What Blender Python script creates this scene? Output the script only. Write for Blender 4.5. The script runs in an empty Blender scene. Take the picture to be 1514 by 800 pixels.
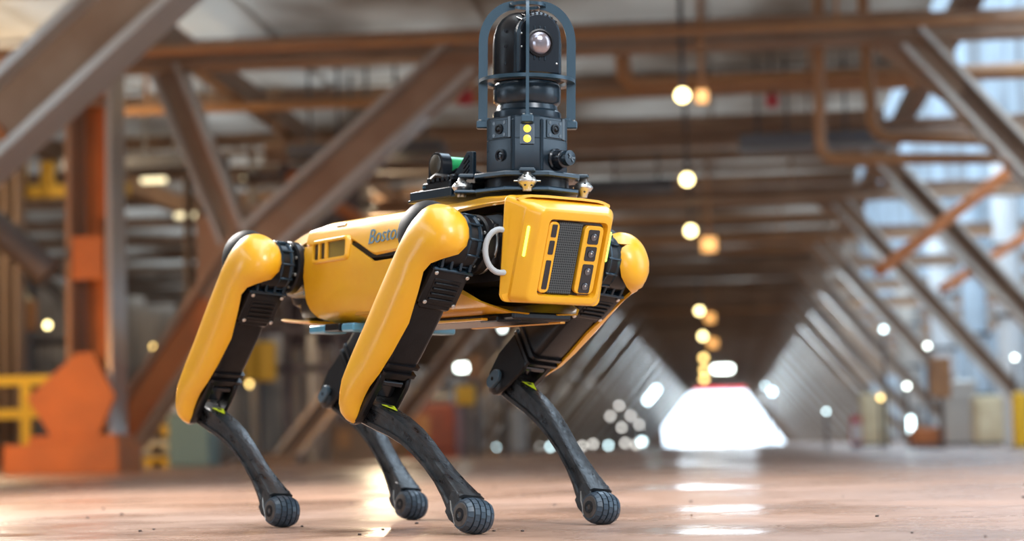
import bpy, bmesh, math, random
from mathutils import Matrix, Vector
random.seed(7)
SC = bpy.context.scene
COL = SC.collection
PI = math.pi
R = math.radians

# ------------------------------------------------------------------ camera
F_PX, CAM_H, PITCH, ROLL = 3166.6, 0.13226, 0.082266, 0.022927
YAW = math.atan(313.0 / F_PX)
base = Matrix.Rotation(YAW, 3, 'Z') @ Matrix.Rotation(PITCH, 3, 'X')
cr, sr = math.cos(ROLL), math.sin(ROLL)
rx, up, fw = base @ Vector((1, 0, 0)), base @ Vector((0, 0, 1)), base @ Vector((0, 1, 0))
right, upv = cr * rx - sr * up, sr * rx + cr * up
cd = bpy.data.cameras.new('camera')
cam = bpy.data.objects.new('camera', cd)
COL.objects.link(cam)
m3 = Matrix((right, upv, -fw)).transposed()
cam.matrix_world = Matrix.Translation((0, 0, CAM_H)) @ m3.to_4x4()
cd.sensor_width = 36.0
cd.sensor_fit = 'HORIZONTAL'
cd.lens = F_PX * 36.0 / 1514.0
cd.clip_start, cd.clip_end = 0.05, 600
cd.dof.use_dof = True
cd.dof.focus_distance = 3.42
cd.dof.aperture_fstop = 3.5
SC.camera = cam

# ------------------------------------------------------------------ sky, lights, exposure
W = bpy.data.worlds.new('world')
SC.world = W
W.use_nodes = True
bg = W.node_tree.nodes['Background']
bg.inputs[0].default_value = (0.66, 0.83, 1.0, 1)
bg.inputs[1].default_value = 2.5

def area(name, loc, target, sx, sy, power, col):
    l = bpy.data.lights.new(name, 'AREA')
    l.shape, l.size, l.size_y, l.energy, l.color = 'RECTANGLE', sx, sy, power, col
    o = bpy.data.objects.new(name, l)
    COL.objects.link(o)
    o.location = loc
    o.rotation_euler = (Vector(target) - Vector(loc)).to_track_quat('-Z', 'Y').to_euler()
    return o
area('added_soft_light', (-3.2, 6.8, 2.7), (-0.6, 3.8, 0.45), 1.2, 1.2, 180, (1.0, 0.96, 0.92))  # added unseen rim light for the rear left leg edges
area('added_soft_light', (2.4, 0.3, 3.3), (-0.4, 3.7, 0.4), 1.4, 1.4, 80, (0.97, 0.98, 1.0))  # added unseen key light for the face
area('added_soft_light', (-0.6, 3.6, 3.9), (-0.6, 3.6, 0.0), 2.4, 3.0, 45, (0.86, 0.94, 1.0))  # added unseen overhead fill above the robot
SC.view_settings.view_transform = 'Standard'
SC.view_settings.look = 'None'
SC.view_settings.gamma = 1.0
SC.view_settings.use_curve_mapping = False
SC.view_settings.exposure = 0.95

# ------------------------------------------------------------------ materials
MATS = {}
def mat(name, col, rough=0.5, metal=0.0, spec=0.5, var=None, scale=8.0, bump=0.0, bscale=60.0, emit=None, estr=0.0,
        coat=0.0, rvar=0.0, detail=6.0, stretch=None, trans=0.0):
    """procedural principled material: noise mixes `col` with `var`; optional bump and roughness noise"""
    m = bpy.data.materials.new(name)
    m.use_nodes = True
    nt = m.node_tree
    b = nt.nodes['Principled BSDF']
    b.inputs['Base Color'].default_value = (*col, 1)
    b.inputs['Roughness'].default_value = rough
    b.inputs['Metallic'].default_value = metal
    b.inputs['Specular IOR Level'].default_value = spec
    b.inputs['Coat Weight'].default_value = coat
    b.inputs['Coat Roughness'].default_value = 0.15
    b.inputs['Transmission Weight'].default_value = trans
    if emit:
        b.inputs['Emission Color'].default_value = (*emit, 1)
        b.inputs['Emission Strength'].default_value = estr
    tc = nt.nodes.new('ShaderNodeTexCoord')
    src = tc.outputs['Object']
    if stretch:
        mp = nt.nodes.new('ShaderNodeMapping')
        mp.inputs['Scale'].default_value = stretch
        nt.links.new(src, mp.inputs['Vector'])
        src = mp.outputs['Vector']
    if var is not None or rvar:
        n = nt.nodes.new('ShaderNodeTexNoise')
        n.inputs['Scale'].default_value = scale
        n.inputs['Detail'].default_value = detail
        n.inputs['Roughness'].default_value = 0.62
        nt.links.new(src, n.inputs['Vector'])
        if var is not None:
            cr_ = nt.nodes.new('ShaderNodeValToRGB')
            cr_.color_ramp.elements[0].position, cr_.color_ramp.elements[1].position = 0.35, 0.68
            cr_.color_ramp.elements[0].color, cr_.color_ramp.elements[1].color = (*col, 1), (*var, 1)
            nt.links.new(n.outputs['Fac'], cr_.inputs['Fac'])
            nt.links.new(cr_.outputs['Color'], b.inputs['Base Color'])
        if rvar:
            mr = nt.nodes.new('ShaderNodeMapRange')
            mr.inputs['From Min'].default_value, mr.inputs['From Max'].default_value = 0.3, 0.7
            mr.inputs['To Min'].default_value, mr.inputs['To Max'].default_value = max(0.02, rough - rvar), min(1, rough + rvar)
            nt.links.new(n.outputs['Fac'], mr.inputs['Value'])
            nt.links.new(mr.outputs['Result'], b.inputs['Roughness'])
    if bump:
        n2 = nt.nodes.new('ShaderNodeTexNoise')
        n2.inputs['Scale'].default_value = bscale
        n2.inputs['Detail'].default_value = 4
        nt.links.new(src, n2.inputs['Vector'])
        bp = nt.nodes.new('ShaderNodeBump')
        bp.inputs['Strength'].default_value = bump
        bp.inputs['Distance'].default_value = 0.01
        nt.links.new(n2.outputs['Fac'], bp.inputs['Height'])
        nt.links.new(bp.outputs['Normal'], b.inputs['Normal'])
    MATS[name] = m
    return m

mat('yellow_shell', (0.84, 0.425, 0.012), 0.40, spec=0.5, var=(0.83, 0.39, 0.010), scale=14, rvar=0.08, coat=0.4)
mat('yellow_shade', (0.55, 0.24, 0.01), 0.5)  # darker copy of the shell yellow, shade put into colour
mat('black_plastic', (0.005, 0.005, 0.006), 0.3, spec=0.28, var=(0.009, 0.009, 0.010), scale=40, bump=0.05, bscale=400)
mat('black_gloss', (0.010, 0.012, 0.016), 0.18, spec=0.6)
mat('black_metal', (0.012, 0.026, 0.040), 0.24, metal=0.3, var=(0.020, 0.04, 0.06), scale=30)
mat('mast_metal', (0.010, 0.020, 0.030), 0.27, metal=0.15, var=(0.015, 0.028, 0.040), scale=20)
mat('black_matte', (0.006, 0.006, 0.007), 0.55, spec=0.2)
mat('disc_blue', (0.055, 0.095, 0.125), 0.35)
mat('cage_paint', (0.022, 0.050, 0.072), 0.3, metal=0.2)
mat('scuffed_black', (0.006, 0.007, 0.009), 0.33, spec=0.45, var=(0.035, 0.038, 0.04), rvar=0.12, scale=55, bump=0.15, bscale=150, stretch=(1, 1, 0.5))
mat('rubber', (0.020, 0.038, 0.056), 0.40, var=(0.04, 0.062, 0.085), scale=60, spec=0.6)
mat('rubber_dust', (0.05, 0.045, 0.04), 0.7, var=(0.13, 0.10, 0.08), scale=60)
mat('silver', (0.62, 0.60, 0.56), 0.3, metal=0.9)
mat('white_plastic', (0.7, 0.7, 0.68), 0.4)
mat('cable_grey', (0.42, 0.44, 0.45), 0.4)
mat('copper', (0.6, 0.25, 0.10), 0.4, metal=0.7)
mat('teal_and_sheen', (0.10, 0.30, 0.42), 0.3)  # also carries the sky reflection painted onto the belly pads
mat('lens_glass', (0.05, 0.05, 0.06), 0.06, spec=1.0, coat=1.0)
mat('lens_reflection', (0.34, 0.27, 0.27), 0.12, metal=0.55, coat=1.0, var=(0.22, 0.20, 0.23), scale=60)  # pinkish reflection in the lens glass put into the colour
mat('smoke_glass', (0.05, 0.04, 0.025), 0.25, spec=0.3)
mat('olive_screen', (0.16, 0.12, 0.03), 0.2)
mat('green_label', (0.02, 0.45, 0.12), 0.25, coat=0.6)
mat('sticker_yellow', (0.62, 0.72, 0.02), 0.4)
mat('sticker_ink', (0.03, 0.03, 0.02), 0.5)
mat('print_blue', (0.08, 0.19, 0.26), 0.5)
mat('led_green', (0.5, 0.9, 0.1), 0.3, emit=(0.42, 1.0, 0.10), estr=1.3)
mat('lamp_amber', (1.0, 0.6, 0.05), 0.3, emit=(1.0, 0.62, 0.06), estr=0.9)
# hall
mat('rust_paint', (0.30, 0.17, 0.095), 0.5, var=(0.42, 0.28, 0.18), scale=1.3, bump=0.1, bscale=12)
mat('rust_dark', (0.20, 0.115, 0.07), 0.55, var=(0.30, 0.19, 0.12), scale=1.5)
mat('rust_orange', (0.62, 0.20, 0.055), 0.6, var=(0.46, 0.155, 0.05), scale=2.0)
mat('grey_paint', (0.46, 0.42, 0.37), 0.3, metal=0.35, spec=0.6, coat=0.7, var=(0.56, 0.50, 0.43), scale=1.0)
mat('blue_paint', (0.50, 0.60, 0.68), 0.55, var=(0.34, 0.40, 0.45), scale=0.5)
def sheet(name, col, var, scale, amount, stretch=(1, 1, 1), p0=0.38, p1=0.64):
    """dirty translucent cladding sheet: daylight comes through it"""
    m = bpy.data.materials.new(name); m.use_nodes = True; nt = m.node_tree; b = nt.nodes['Principled BSDF']; out = nt.nodes['Material Output']
    tc = nt.nodes.new('ShaderNodeTexCoord'); mp = nt.nodes.new('ShaderNodeMapping'); mp.inputs['Scale'].default_value = stretch
    gi = nt.nodes.new('ShaderNodeObjectInfo'); va = nt.nodes.new('ShaderNodeVectorMath'); va.operation = 'ADD'
    nt.links.new(tc.outputs['Object'], va.inputs[0]); nt.links.new(gi.outputs['Location'], va.inputs[1]); nt.links.new(va.outputs[0], mp.inputs['Vector'])
    n = nt.nodes.new('ShaderNodeTexNoise'); n.inputs['Scale'].default_value = scale; n.inputs['Detail'].default_value = 5
    nt.links.new(mp.outputs['Vector'], n.inputs['Vector'])
    r = nt.nodes.new('ShaderNodeValToRGB'); r.color_ramp.elements[0].position, r.color_ramp.elements[1].position = p0, p1
    r.color_ramp.elements[0].color, r.color_ramp.elements[1].color = (*col, 1), (*var, 1)
    nt.links.new(n.outputs['Fac'], r.inputs['Fac']); nt.links.new(r.outputs['Color'], b.inputs['Base Color']); b.inputs['Roughness'].default_value = 0.6
    tl = nt.nodes.new('ShaderNodeBsdfTranslucent'); nt.links.new(r.outputs['Color'], tl.inputs['Color'])
    mx = nt.nodes.new('ShaderNodeMixShader'); mx.inputs[0].default_value = amount
    nt.links.new(b.outputs[0], mx.inputs[1]); nt.links.new(tl.outputs[0], mx.inputs[2]); nt.links.new(mx.outputs[0], out.inputs['Surface'])
    M_[name] = m
M_ = MATS
sheet('pale_sheet', (0.64, 0.60, 0.55), (0.17, 0.12, 0.085), 0.40, 0.5, (1, 0.5, 1))
sheet('blue_sheet', (0.42, 0.49, 0.55), (0.20, 0.21, 0.22), 0.35, 0.45, (1, 0.8, 0.5))
sheet('red_sheet', (0.75, 0.06, 0.10), (0.5, 0.05, 0.07), 0.4, 0.6)
sheet('brown_sheet', (0.42, 0.33, 0.25), (0.12, 0.09, 0.07), 0.4, 0.45, (1, 0.8, 0.5))
mat('dark_wall', (0.14, 0.10, 0.075), 0.7, var=(0.24, 0.17, 0.12), scale=0.6)
mat('pipe_ochre', (0.44, 0.22, 0.09), 0.45, var=(0.34, 0.17, 0.08), scale=3)
mat('dark_steel', (0.085, 0.085, 0.09), 0.4, metal=0.4, var=(0.13, 0.12, 0.12), scale=2)
mat('yellow_paint', (0.86, 0.50, 0.04), 0.5)
mat('safety_yellow', (0.85, 0.48, 0.01), 0.4)
mat('cream_cloth', (0.80, 0.70, 0.48), 0.8, var=(0.66, 0.55, 0.34), scale=4)
mat('teal_paint', (0.20, 0.30, 0.28), 0.5)
mat('red_paint', (0.50, 0.05, 0.06), 0.5)
mat('red_dark', (0.30, 0.075, 0.05), 0.55, var=(0.20, 0.07, 0.05), scale=3)
mat('white_paint', (0.65, 0.66, 0.66), 0.5)
mat('purple_steel', (0.11, 0.085, 0.10), 0.5, var=(0.17, 0.13, 0.14), scale=2)
mat('stone', (0.05, 0.035, 0.03), 0.8, var=(0.10, 0.07, 0.055), scale=200)
mat('orange_floor_glow', (0.80, 0.24, 0.05), 0.45, var=(0.66, 0.22, 0.07), scale=3)  # orange glow of light on the floor, put into the colour
for nm, c, s in (('glow_warm', (1.0, 0.80, 0.34), 6), ('glow_yellow', (1.0, 0.66, 0.20), 4), ('glow_white', (0.88, 1.0, 0.92), 6),
                 ('glow_cool', (0.70, 0.95, 1.0), 5), ('glow_amber', (1.0, 0.45, 0.08), 0.9), ('glow_soft', (1.0, 0.85, 0.5), 1.0), ('glow_marker', (0.95, 0.92, 0.85), 3.0)):
    mat(nm, (0.8, 0.8, 0.8), 0.4, emit=c, estr=s)
M = MATS

def grille_material():
    m = bpy.data.materials.new('honeycomb_mesh'); m.use_nodes = True
    nt = m.node_tree; b = nt.nodes['Principled BSDF']
    tc = nt.nodes.new('ShaderNodeTexCoord'); v = nt.nodes.new('ShaderNodeTexVoronoi')
    v.feature = 'DISTANCE_TO_EDGE'; v.inputs['Scale'].default_value = 250; v.inputs['Randomness'].default_value = 0.12
    rp = nt.nodes.new('ShaderNodeValToRGB')
    rp.color_ramp.elements[0].position, rp.color_ramp.elements[1].position = 0.05, 0.14
    rp.color_ramp.elements[0].color, rp.color_ramp.elements[1].color = (0.10, 0.115, 0.12, 1), (0.004, 0.009, 0.01, 1)
    nt.links.new(tc.outputs['Object'], v.inputs['Vector']); nt.links.new(v.outputs['Distance'], rp.inputs['Fac'])
    nt.links.new(rp.outputs['Color'], b.inputs['Base Color']); b.inputs['Roughness'].default_value = 0.5
    M['honeycomb_mesh'] = m
grille_material()

def floor_material():
    m = bpy.data.materials.new('dusty_concrete'); m.use_nodes = True
    nt = m.node_tree; b = nt.nodes['Principled BSDF']
    tc = nt.nodes.new('ShaderNodeTexCoord')
    def noise(scale, detail, st=(1, 1, 1)):
        mp = nt.nodes.new('ShaderNodeMapping'); mp.inputs['Scale'].default_value = st
        nt.links.new(tc.outputs['Object'], mp.inputs['Vector'])
        n = nt.nodes.new('ShaderNodeTexNoise'); n.inputs['Scale'].default_value = scale; n.inputs['Detail'].default_value = detail
        n.inputs['Roughness'].default_value = 0.6
        nt.links.new(mp.outputs['Vector'], n.inputs['Vector']); return n.outputs['Fac']
    def ramp(fac, p0, c0, p1, c1):
        r = nt.nodes.new('ShaderNodeValToRGB')
        r.color_ramp.elements[0].position, r.color_ramp.elements[1].position = p0, p1
        r.color_ramp.elements[0].color, r.color_ramp.elements[1].color = (*c0, 1), (*c1, 1)
        nt.links.new(fac, r.inputs['Fac']); return r.outputs['Color']
    def mix(a, c, fac, mode='MIX'):
        x = nt.nodes.new('ShaderNodeMix'); x.data_type = 'RGBA'; x.blend_type = mode
        if isinstance(fac, float): x.inputs[0].default_value = fac
        else: nt.links.new(fac, x.inputs[0])
        nt.links.new(a, x.inputs[6]); nt.links.new(c, x.inputs[7]); return x.outputs[2]
    big = ramp(noise(0.55, 5, (1, 0.5, 1)), 0.36, (0.42, 0.235, 0.150), 0.66, (0.45, 0.30, 0.235))
    fine = ramp(noise(14, 8), 0.3, (0.72, 0.66, 0.62), 0.62, (1, 1, 1))
    speck = ramp(noise(160, 3), 0.30, (0.55, 0.48, 0.45), 0.42, (1, 1, 1))
    c = mix(mix(big, fine, 0.75, 'MULTIPLY'), speck, 0.5, 'MULTIPLY')
    nt.links.new(c, b.inputs['Base Color'])
    rr = nt.nodes.new('ShaderNodeMapRange')
    rr.inputs['From Min'].default_value, rr.inputs['From Max'].default_value = 0.35, 0.65
    rr.inputs['To Min'].default_value, rr.inputs['To Max'].default_value = 0.12, 0.50
    nt.links.new(noise(1.3, 6), rr.inputs['Value']); nt.links.new(rr.outputs['Result'], b.inputs['Roughness'])
    b.inputs['Specular IOR Level'].default_value = 0.4
    bp = nt.nodes.new('ShaderNodeBump'); bp.inputs['Strength'].default_value = 0.35; bp.inputs['Distance'].default_value = 0.012
    nt.links.new(noise(5, 8), bp.inputs['Height']); nt.links.new(bp.outputs['Normal'], b.inputs['Normal'])
    M['dusty_concrete'] = m
floor_material()

# ------------------------------------------------------------------ mesh builder
class MB:
    """collects shapes; build() links them as ONE mesh object"""
    def __init__(s):
        s.v, s.f, s.mi, s.cur, s.mats = [], [], [], 0, []
        s.X = Matrix.Identity(4)
    def use(s, name):
        if name not in s.mats: s.mats.append(name)
        s.cur = s.mats.index(name); return s
    def add(s, vs, fs):
        n = len(s.v)
        s.v += [tuple(s.X @ Vector(p)) for p in vs]
        s.f += [tuple(i + n for i in f) for f in fs]
        s.mi += [s.cur] * len(fs)
        return s
    def bmadd(s, bm):
        bm.verts.index_update()
        s.add([v.co[:] for v in bm.verts], [[v.index for v in f.verts] for f in bm.faces]); bm.free(); return s
    def box(s, c, d, bev=0.0, seg=1, rot=None):
        bm = bmesh.new(); bmesh.ops.create_cube(bm, size=1)
        for v in bm.verts: v.co = Vector((v.co.x * d[0], v.co.y * d[1], v.co.z * d[2]))
        if bev: bmesh.ops.bevel(bm, geom=bm.edges[:], offset=bev, segments=seg, affect='EDGES', profile=0.5)
        mm = Matrix.Translation(c) @ (rot.to_4x4() if rot else Matrix.Identity(4))
        bm.transform(mm); return s.bmadd(bm)
    def loft(s, rings, cap0=True, cap1=True, closed=True):
        n = len(rings[0]); vs = [p for r in rings for p in r]; fs = []
        for i in range(len(rings) - 1):
            for j in range(n if closed else n - 1):
                k = (j + 1) % n
                fs.append((i * n + j, i * n + k, (i + 1) * n + k, (i + 1) * n + j))
        if cap0: fs.append(tuple(range(n))[::-1])
        if cap1: fs.append(tuple(range((len(rings) - 1) * n, len(rings) * n)))
        return s.add(vs, fs)
    def lathe(s, prof, n=24, axis='Z', c=(0, 0, 0), a0=0.0):
        rings = []
        for r_, h in prof:
            ring = []
            for k in range(n):
                a = a0 + 2 * PI * k / n
                x, y = r_ * math.cos(a), r_ * math.sin(a)
                p = {'Z': (x, y, h), 'X': (h, x, y), 'Y': (y, h, x)}[axis]
                ring.append((p[0] + c[0], p[1] + c[1], p[2] + c[2]))
            rings.append(ring)
        return s.loft(rings)
    def tube(s, pts, r, n=8):
        pts = [Vector(p) for p in pts]; rings = []; prev = None
        for i, p in enumerate(pts):
            t = (pts[min(i + 1, len(pts) - 1)] - pts[max(i - 1, 0)]).normalized()
            if prev is None:
                u = t.orthogonal().normalized()
            else:
                u = (prev - t * prev.dot(t)).normalized()
            prev = u; w = t.cross(u)
            rad = r[i] if isinstance(r, (list, tuple)) else r
            rings.append([tuple(p + rad * (math.cos(2 * PI * k / n) * u + math.sin(2 * PI * k / n) * w)) for k in range(n)])
        return s.loft(rings)
    def cyl(s, p0, p1, r0, n=16, r1=None):
        return s.tube([p0, p1], [r0, r0 if r1 is None else r1], n)
    def ell(s, c, r, nu=20, nv=12):
        rings = []
        for i in range(nv + 1):
            t = PI * min(max(i / nv, 0.004), 0.996)
            rings.append([(c[0] + r[0] * math.sin(t) * math.cos(2 * PI * k / nu), c[1] + r[1] * math.sin(t) * math.sin(2 * PI * k / nu),
                           c[2] + r[2] * math.cos(t)) for k in range(nu)])
        return s.loft(rings)
    def prism(s, pts, d0, d1, mp, bev=0.0):
        bm = bmesh.new()
        lo = [bm.verts.new(mp(u, v, d0)) for u, v in pts]; hi = [bm.verts.new(mp(u, v, d1)) for u, v in pts]
        n = len(pts); bm.faces.new(lo[::-1]); bm.faces.new(hi)
        for i in range(n): bm.faces.new((lo[i], lo[(i + 1) % n], hi[(i + 1) % n], hi[i]))
        bmesh.ops.recalc_face_normals(bm, faces=bm.faces)
        if bev: bmesh.ops.bevel(bm, geom=bm.edges[:], offset=bev, segments=1, affect='EDGES')
        return s.bmadd(bm)
    def mesh(s, name, smooth=35):
        me = bpy.data.meshes.new(name)
        me.from_pydata(s.v, [], s.f)
        for m in s.mats: me.materials.append(M[m])
        me.polygons.foreach_set('material_index', s.mi)
        bm = bmesh.new(); bm.from_mesh(me); bmesh.ops.recalc_face_normals(bm, faces=bm.faces); bm.to_mesh(me); bm.free()
        if smooth:
            me.shade_smooth(); me.set_sharp_from_angle(angle=R(smooth))
        me.update(); return me
    def build(s, name, parent=None, mtx=None, smooth=35):
        return put(name, s.mesh(name, smooth), parent, mtx)

def put(name, me, parent=None, mtx=None):
    o = bpy.data.objects.new(name, me); COL.objects.link(o)
    if parent is not None: o.parent = parent
    if mtx is not None: o.matrix_basis = mtx
    return o

def tag(o, label=None, cat=None, group=None, kind=None):
    for k, v in (('label', label), ('category', cat), ('group', group), ('kind', kind)):
        if v: o[k] = v
    return o

def empty(name, loc=(0, 0, 0), label=None, cat=None, group=None, mtx=None):
    o = bpy.data.objects.new(name, None); COL.objects.link(o); o.empty_display_size = 0.1
    o.location = loc
    if mtx is not None: o.matrix_basis = mtx
    return tag(o, label, cat, group)

def rrect(hw, hh, r, n=5, cx=0.0, cy=0.0):
    pts = []
    for qx, qy, a0 in ((1, 1, 0), (-1, 1, 90), (-1, -1, 180), (1, -1, 270)):
        for k in range(n):
            a = R(a0 + 90 * k / (n - 1))
            pts.append((cx + qx * (hw - r) + r * math.cos(a), cy + qy * (hh - r) + r * math.sin(a)))
    return pts

def lerp_tab(tab, x):
    if x <= tab[0][0]: return tab[0][1]
    for (a, b), (c, d) in zip(tab, tab[1:]):
        if x <= c: return b + (d - b) * (x - a) / (c - a)
    return tab[-1][1]
# ------------------------------------------------------------------ the hall (runs along +Y, camera near its open end)
ORD = ['nearest', 'second', 'third', 'fourth', 'fifth', 'sixth', 'seventh', 'eighth', 'ninth', 'tenth', 'eleventh', 'twelfth', 'thirteenth', 'fourteenth']
FAR = ['eleventh', 'tenth', 'ninth', 'eighth', 'seventh', 'sixth', 'fifth', 'fourth', 'third', 'second', 'first and farthest']
END_Y = 138.0
mb = MB().use('dusty_concrete'); mb.box((-2, 66, -0.1), (40, 150, 0.2)); tag(mb.build('floor', smooth=0), kind='structure')
mb = MB().use('white_paint'); mb.box((-2, 175, -0.15), (80, 68, 0.2)); tag(mb.build('road', smooth=0), kind='structure')
# end wall with the trapezoid opening: built as a ring of wall round the opening
mb = MB().use('dark_wall'); mb.box((-9, -11.5, 3.2), (12, 0.3, 6.4)); mb.box((6, -11.5, 3.2), (6, 0.3, 6.4)); mb.box((0, -11.5, 5.2), (8, 0.3, 2.4)); tag(mb.build('wall_gate', smooth=0), kind='structure')
mb = MB().use('dark_wall')
op = [(-4.05, 0), (-4.25, 2.4), (-3.15, 4.3), (1.15, 4.3), (1.15, 3.45), (3.6, 0)]
for poly in ([(-16, 0), op[0], op[1], (-16, 2.4)], [(-16, 2.4), op[1], (-3.15, 3.45), op[2], (-16, 20)], [(-16, 20), op[2], op[3], (12, 20)], [op[5], (12, 0), (12, 20), op[3], op[4]]):
    mb.prism(poly, END_Y, END_Y + 0.3, lambda u, v, d: (u, d, v))
tag(mb.build('wall_end', smooth=0), kind='structure')
mb = MB().use('red_sheet'); mb.box((-0.95, END_Y + 0.33, 3.86), (5.4, 0.05, 0.95)); tag(mb.build('door_curtain', smooth=0), 'red translucent strip hanging over the bright far doorway', 'curtain')
# left and right walls
mb = MB().use('dark_steel')
for z in (0.3, 2.2, 4.0, 6.3): mb.box((-15, 63, z), (0.12, 152, 0.14))
wl = tag(mb.build('wall_left', smooth=0), kind='structure')
sm2 = MB().use('brown_sheet'); sm2.box((0, 0, 0), (0.06, 1.46, 6.4)); smm2 = sm2.mesh('panel', 0)
for k in range(-16, 84):
    if k in (-8, -7): continue      # unseen bay left open to add sky highlights
    o = put('panel', smm2, wl); o.location = (-14.9 + 0.03 * (k % 2), 13 + 1.5 * k, 3.2)
# roof goes on over the robot and the camera; plain wall with an open gate behind the camera

mb = MB().use('dark_steel')
for z in (0.3, 2.2, 4.2, 6.4, 8.6, 12, 16, 19): mb.box((9.0, 63, z), (0.12, 152, 0.14))
wr = tag(mb.build('wall_right', smooth=0), kind='structure')
sm = MB().use('blue_sheet'); sm.box((0, 0, 0), (0.10, 1.46, 19.0)); smm = sm.mesh('panel', 0)
for k in range(-16, 84):
    if k in (-7, -6, -5): continue      # unseen bay left open to add blue highlights on the robot
    o = put('panel', smm, wr); o.location = (8.82 + 0.03 * (k % 2), 13 + 1.5 * k, 9.55)
# ceiling sheets over the nave and the left aisle
mb = MB().use('rust_dark')
for y in range(11, 139, 3): mb.box((-6.3, y, 4.02), (16.6, 0.14, 0.16))
ceil_ = tag(mb.build('ceiling', smooth=0), kind='structure')
cs = MB().use('pale_sheet'); cs.box((0, 0, 0), (2.12, 6.1, 0.03)); csm = cs.mesh('panel', 0)
for k in range(-4, 21):
    for i in range(8 if k >= 0 else 9):
        if (k, i) in ((-3, 3), (-2, 3), (-2, 7), (-1, 7), (-4, 5)): continue        # unseen roof gaps added for key highlights
        o = put('panel', csm, ceil_); o.location = (-13.6 + 2.08 * i, 14.0 + 6 * k, 4.14 + 0.034 * (i % 2) + 0.017 * (k % 2))
skirt = MB().use('rust_dark'); skirt.box((0, 0, 0), (0.16, 126, 0.24)); 
for i, x in enumerate((-8.1, -4.9, 2.15)):
    o = put('purlin', skirt.mesh('purlin', 0), ceil_); o.location = (x, 75, 3.86)

def ibeam(mb, p0, p1, depth, flange, tf, tw, mweb, mfl):
    """I-beam lying in a plane of constant Y from p0 to p1 (x, z); flanges run along Y"""
    a, b = Vector((p0[0], p0[1])), Vector((p1[0], p1[1])); t = (b - a).normalized(); n = Vector((-t.y, t.x)); h = depth / 2
    def plate(o0, o1, w):
        q = [a + n * o0, b + n * o0, b + n * o1, a + n * o1]
        mb.prism([(v.x, v.y) for v in q], -w / 2, w / 2, lambda u, v, d: (u, d, v))
    mb.use(mweb); plate(-h + tf, h - tf, tw)
    mb.use(mfl); plate(-h, -h + tf, flange); plate(h - tf, h, flange)

# shared frame meshes (frame frame: y = 0)
def frame_meshes(kink):
    d = {}
    mb = MB(); ibeam(mb, (-5.2, 3.56), (8.8, 3.56), 0.22, 0.26, 0.03, 0.04, 'rust_paint', 'rust_paint'); d['crossbeam'] = mb.mesh('crossbeam', 0)
    mb = MB()
    ibeam(mb, (-2.16, 3.46), (-3.95, 1.93), 0.36, 0.42, 0.045, 0.06, 'rust_paint', 'grey_paint') if kink else ibeam(mb, (-2.16, 3.46), (-5.05, 0.0), 0.26, 0.30, 0.04, 0.06, 'rust_dark', 'grey_paint')
    d['raker'] = mb.mesh('raker', 0)
    mb = MB(); ibeam(mb, (1.62, 3.46), (4.55, 0.0), 0.24, 0.42 if kink else 0.28, 0.04, 0.05, 'rust_dark', 'grey_paint'); d['raker_r'] = mb.mesh('raker', 0)
    for q, x in (('foot_plate', -5.15), ('foot_plate_r', 4.65)):
        mb = MB().use('rust_dark'); mb.box((x, 0, 0.06), (0.66, 0.6, 0.12)); d[q] = mb.mesh('foot_plate', 0)
    mb = MB().use('rust_paint'); mb.prism([(1.25, 3.46), (1.95, 3.46), (2.05, 3.0), (1.85, 2.95)], -0.05, 0.05, lambda u, v, d_: (u, d_, v)); d['gusset'] = mb.mesh('gusset', 0)
    mb = MB().use('rust_paint'); mb.prism([(-1.8, 3.46), (-2.5, 3.46), (-2.75, 3.0), (-2.45, 2.95)], -0.05, 0.05, lambda u, v, d_: (u, d_, v)); d['gusset_l'] = mb.mesh('gusset', 0)
    return d
FMS = frame_meshes(False); FMK = frame_meshes(True)
NF = 21
for k in range(NF):
    y = 12 + 6 * k
    if k < 10: lab = ['nearest steel portal frame, its big left raker crossing the upper left corner', 'second steel portal frame, joined to the orange column behind the robot'][k] if k < 2 else f'{ORD[k]} steel portal frame down the hall counted from the robot'
    else: lab = f'small distant steel portal frame, {FAR[k - 10]} of the eleven nearest the bright doorway'
    f = empty('portal_frame', (0, y, 0), lab, 'frame', 'steel portal frames down the hall')
    s = FMK if k == 1 else FMS
    put('crossbeam', s['crossbeam'], f)
    if k == 0:
        mb = MB(); ibeam(mb, (-2.36, 3.62), (-6.2, 0.30), 0.40, 0.42, 0.05, 0.06, 'rust_paint', 'grey_paint'); put('raker', mb.mesh('raker', 0), f)
        for t in (0.2, 0.47, 0.7):
            mb = MB().use('rust_orange'); mb.box((-2.36 - 3.84 * t, -0.1, 3.62 - 3.32 * t), (0.03, 0.2, 0.34), rot=Matrix.Rotation(R(-41), 3, 'Y')); mb.build('stiffener', f, smooth=0)
    else:
        put('raker', s['raker'], f)
    put('raker', (FMK if k < 3 else FMS)['raker_r'], f); put('gusset', s['gusset'], f); put('gusset', s['gusset_l'], f)
    put('foot_plate', s['foot_plate_r'], f)
    if k != 1: put('foot_plate', s['foot_plate'], f)
    if k == 1:   # leg below the node, brace and gusset of the second frame
        mb = MB(); ibeam(mb, (-4.0, 1.95), (-5.15, 0.30), 0.34, 0.40, 0.045, 0.06, 'rust_orange', 'rust_paint'); mb.build('leg', f, smooth=0)
        mb = MB(); ibeam(mb, (-4.74, 3.45), (-4.15, 1.95), 0.26, 0.34, 0.04, 0.05, 'rust_paint', 'grey_paint'); mb.build('brace', f, smooth=0)
        mb = MB().use('rust_paint'); mb.prism([(-4.50, 2.15), (-4.15, 2.28), (-3.75, 2.22), (-3.45, 1.98), (-3.70, 1.72), (-4.25, 1.35), (-4.48, 1.5)], -0.05, 0.05, lambda u, v, d: (u, d, v)); mb.build('node_plate', f, smooth=0)
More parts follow.
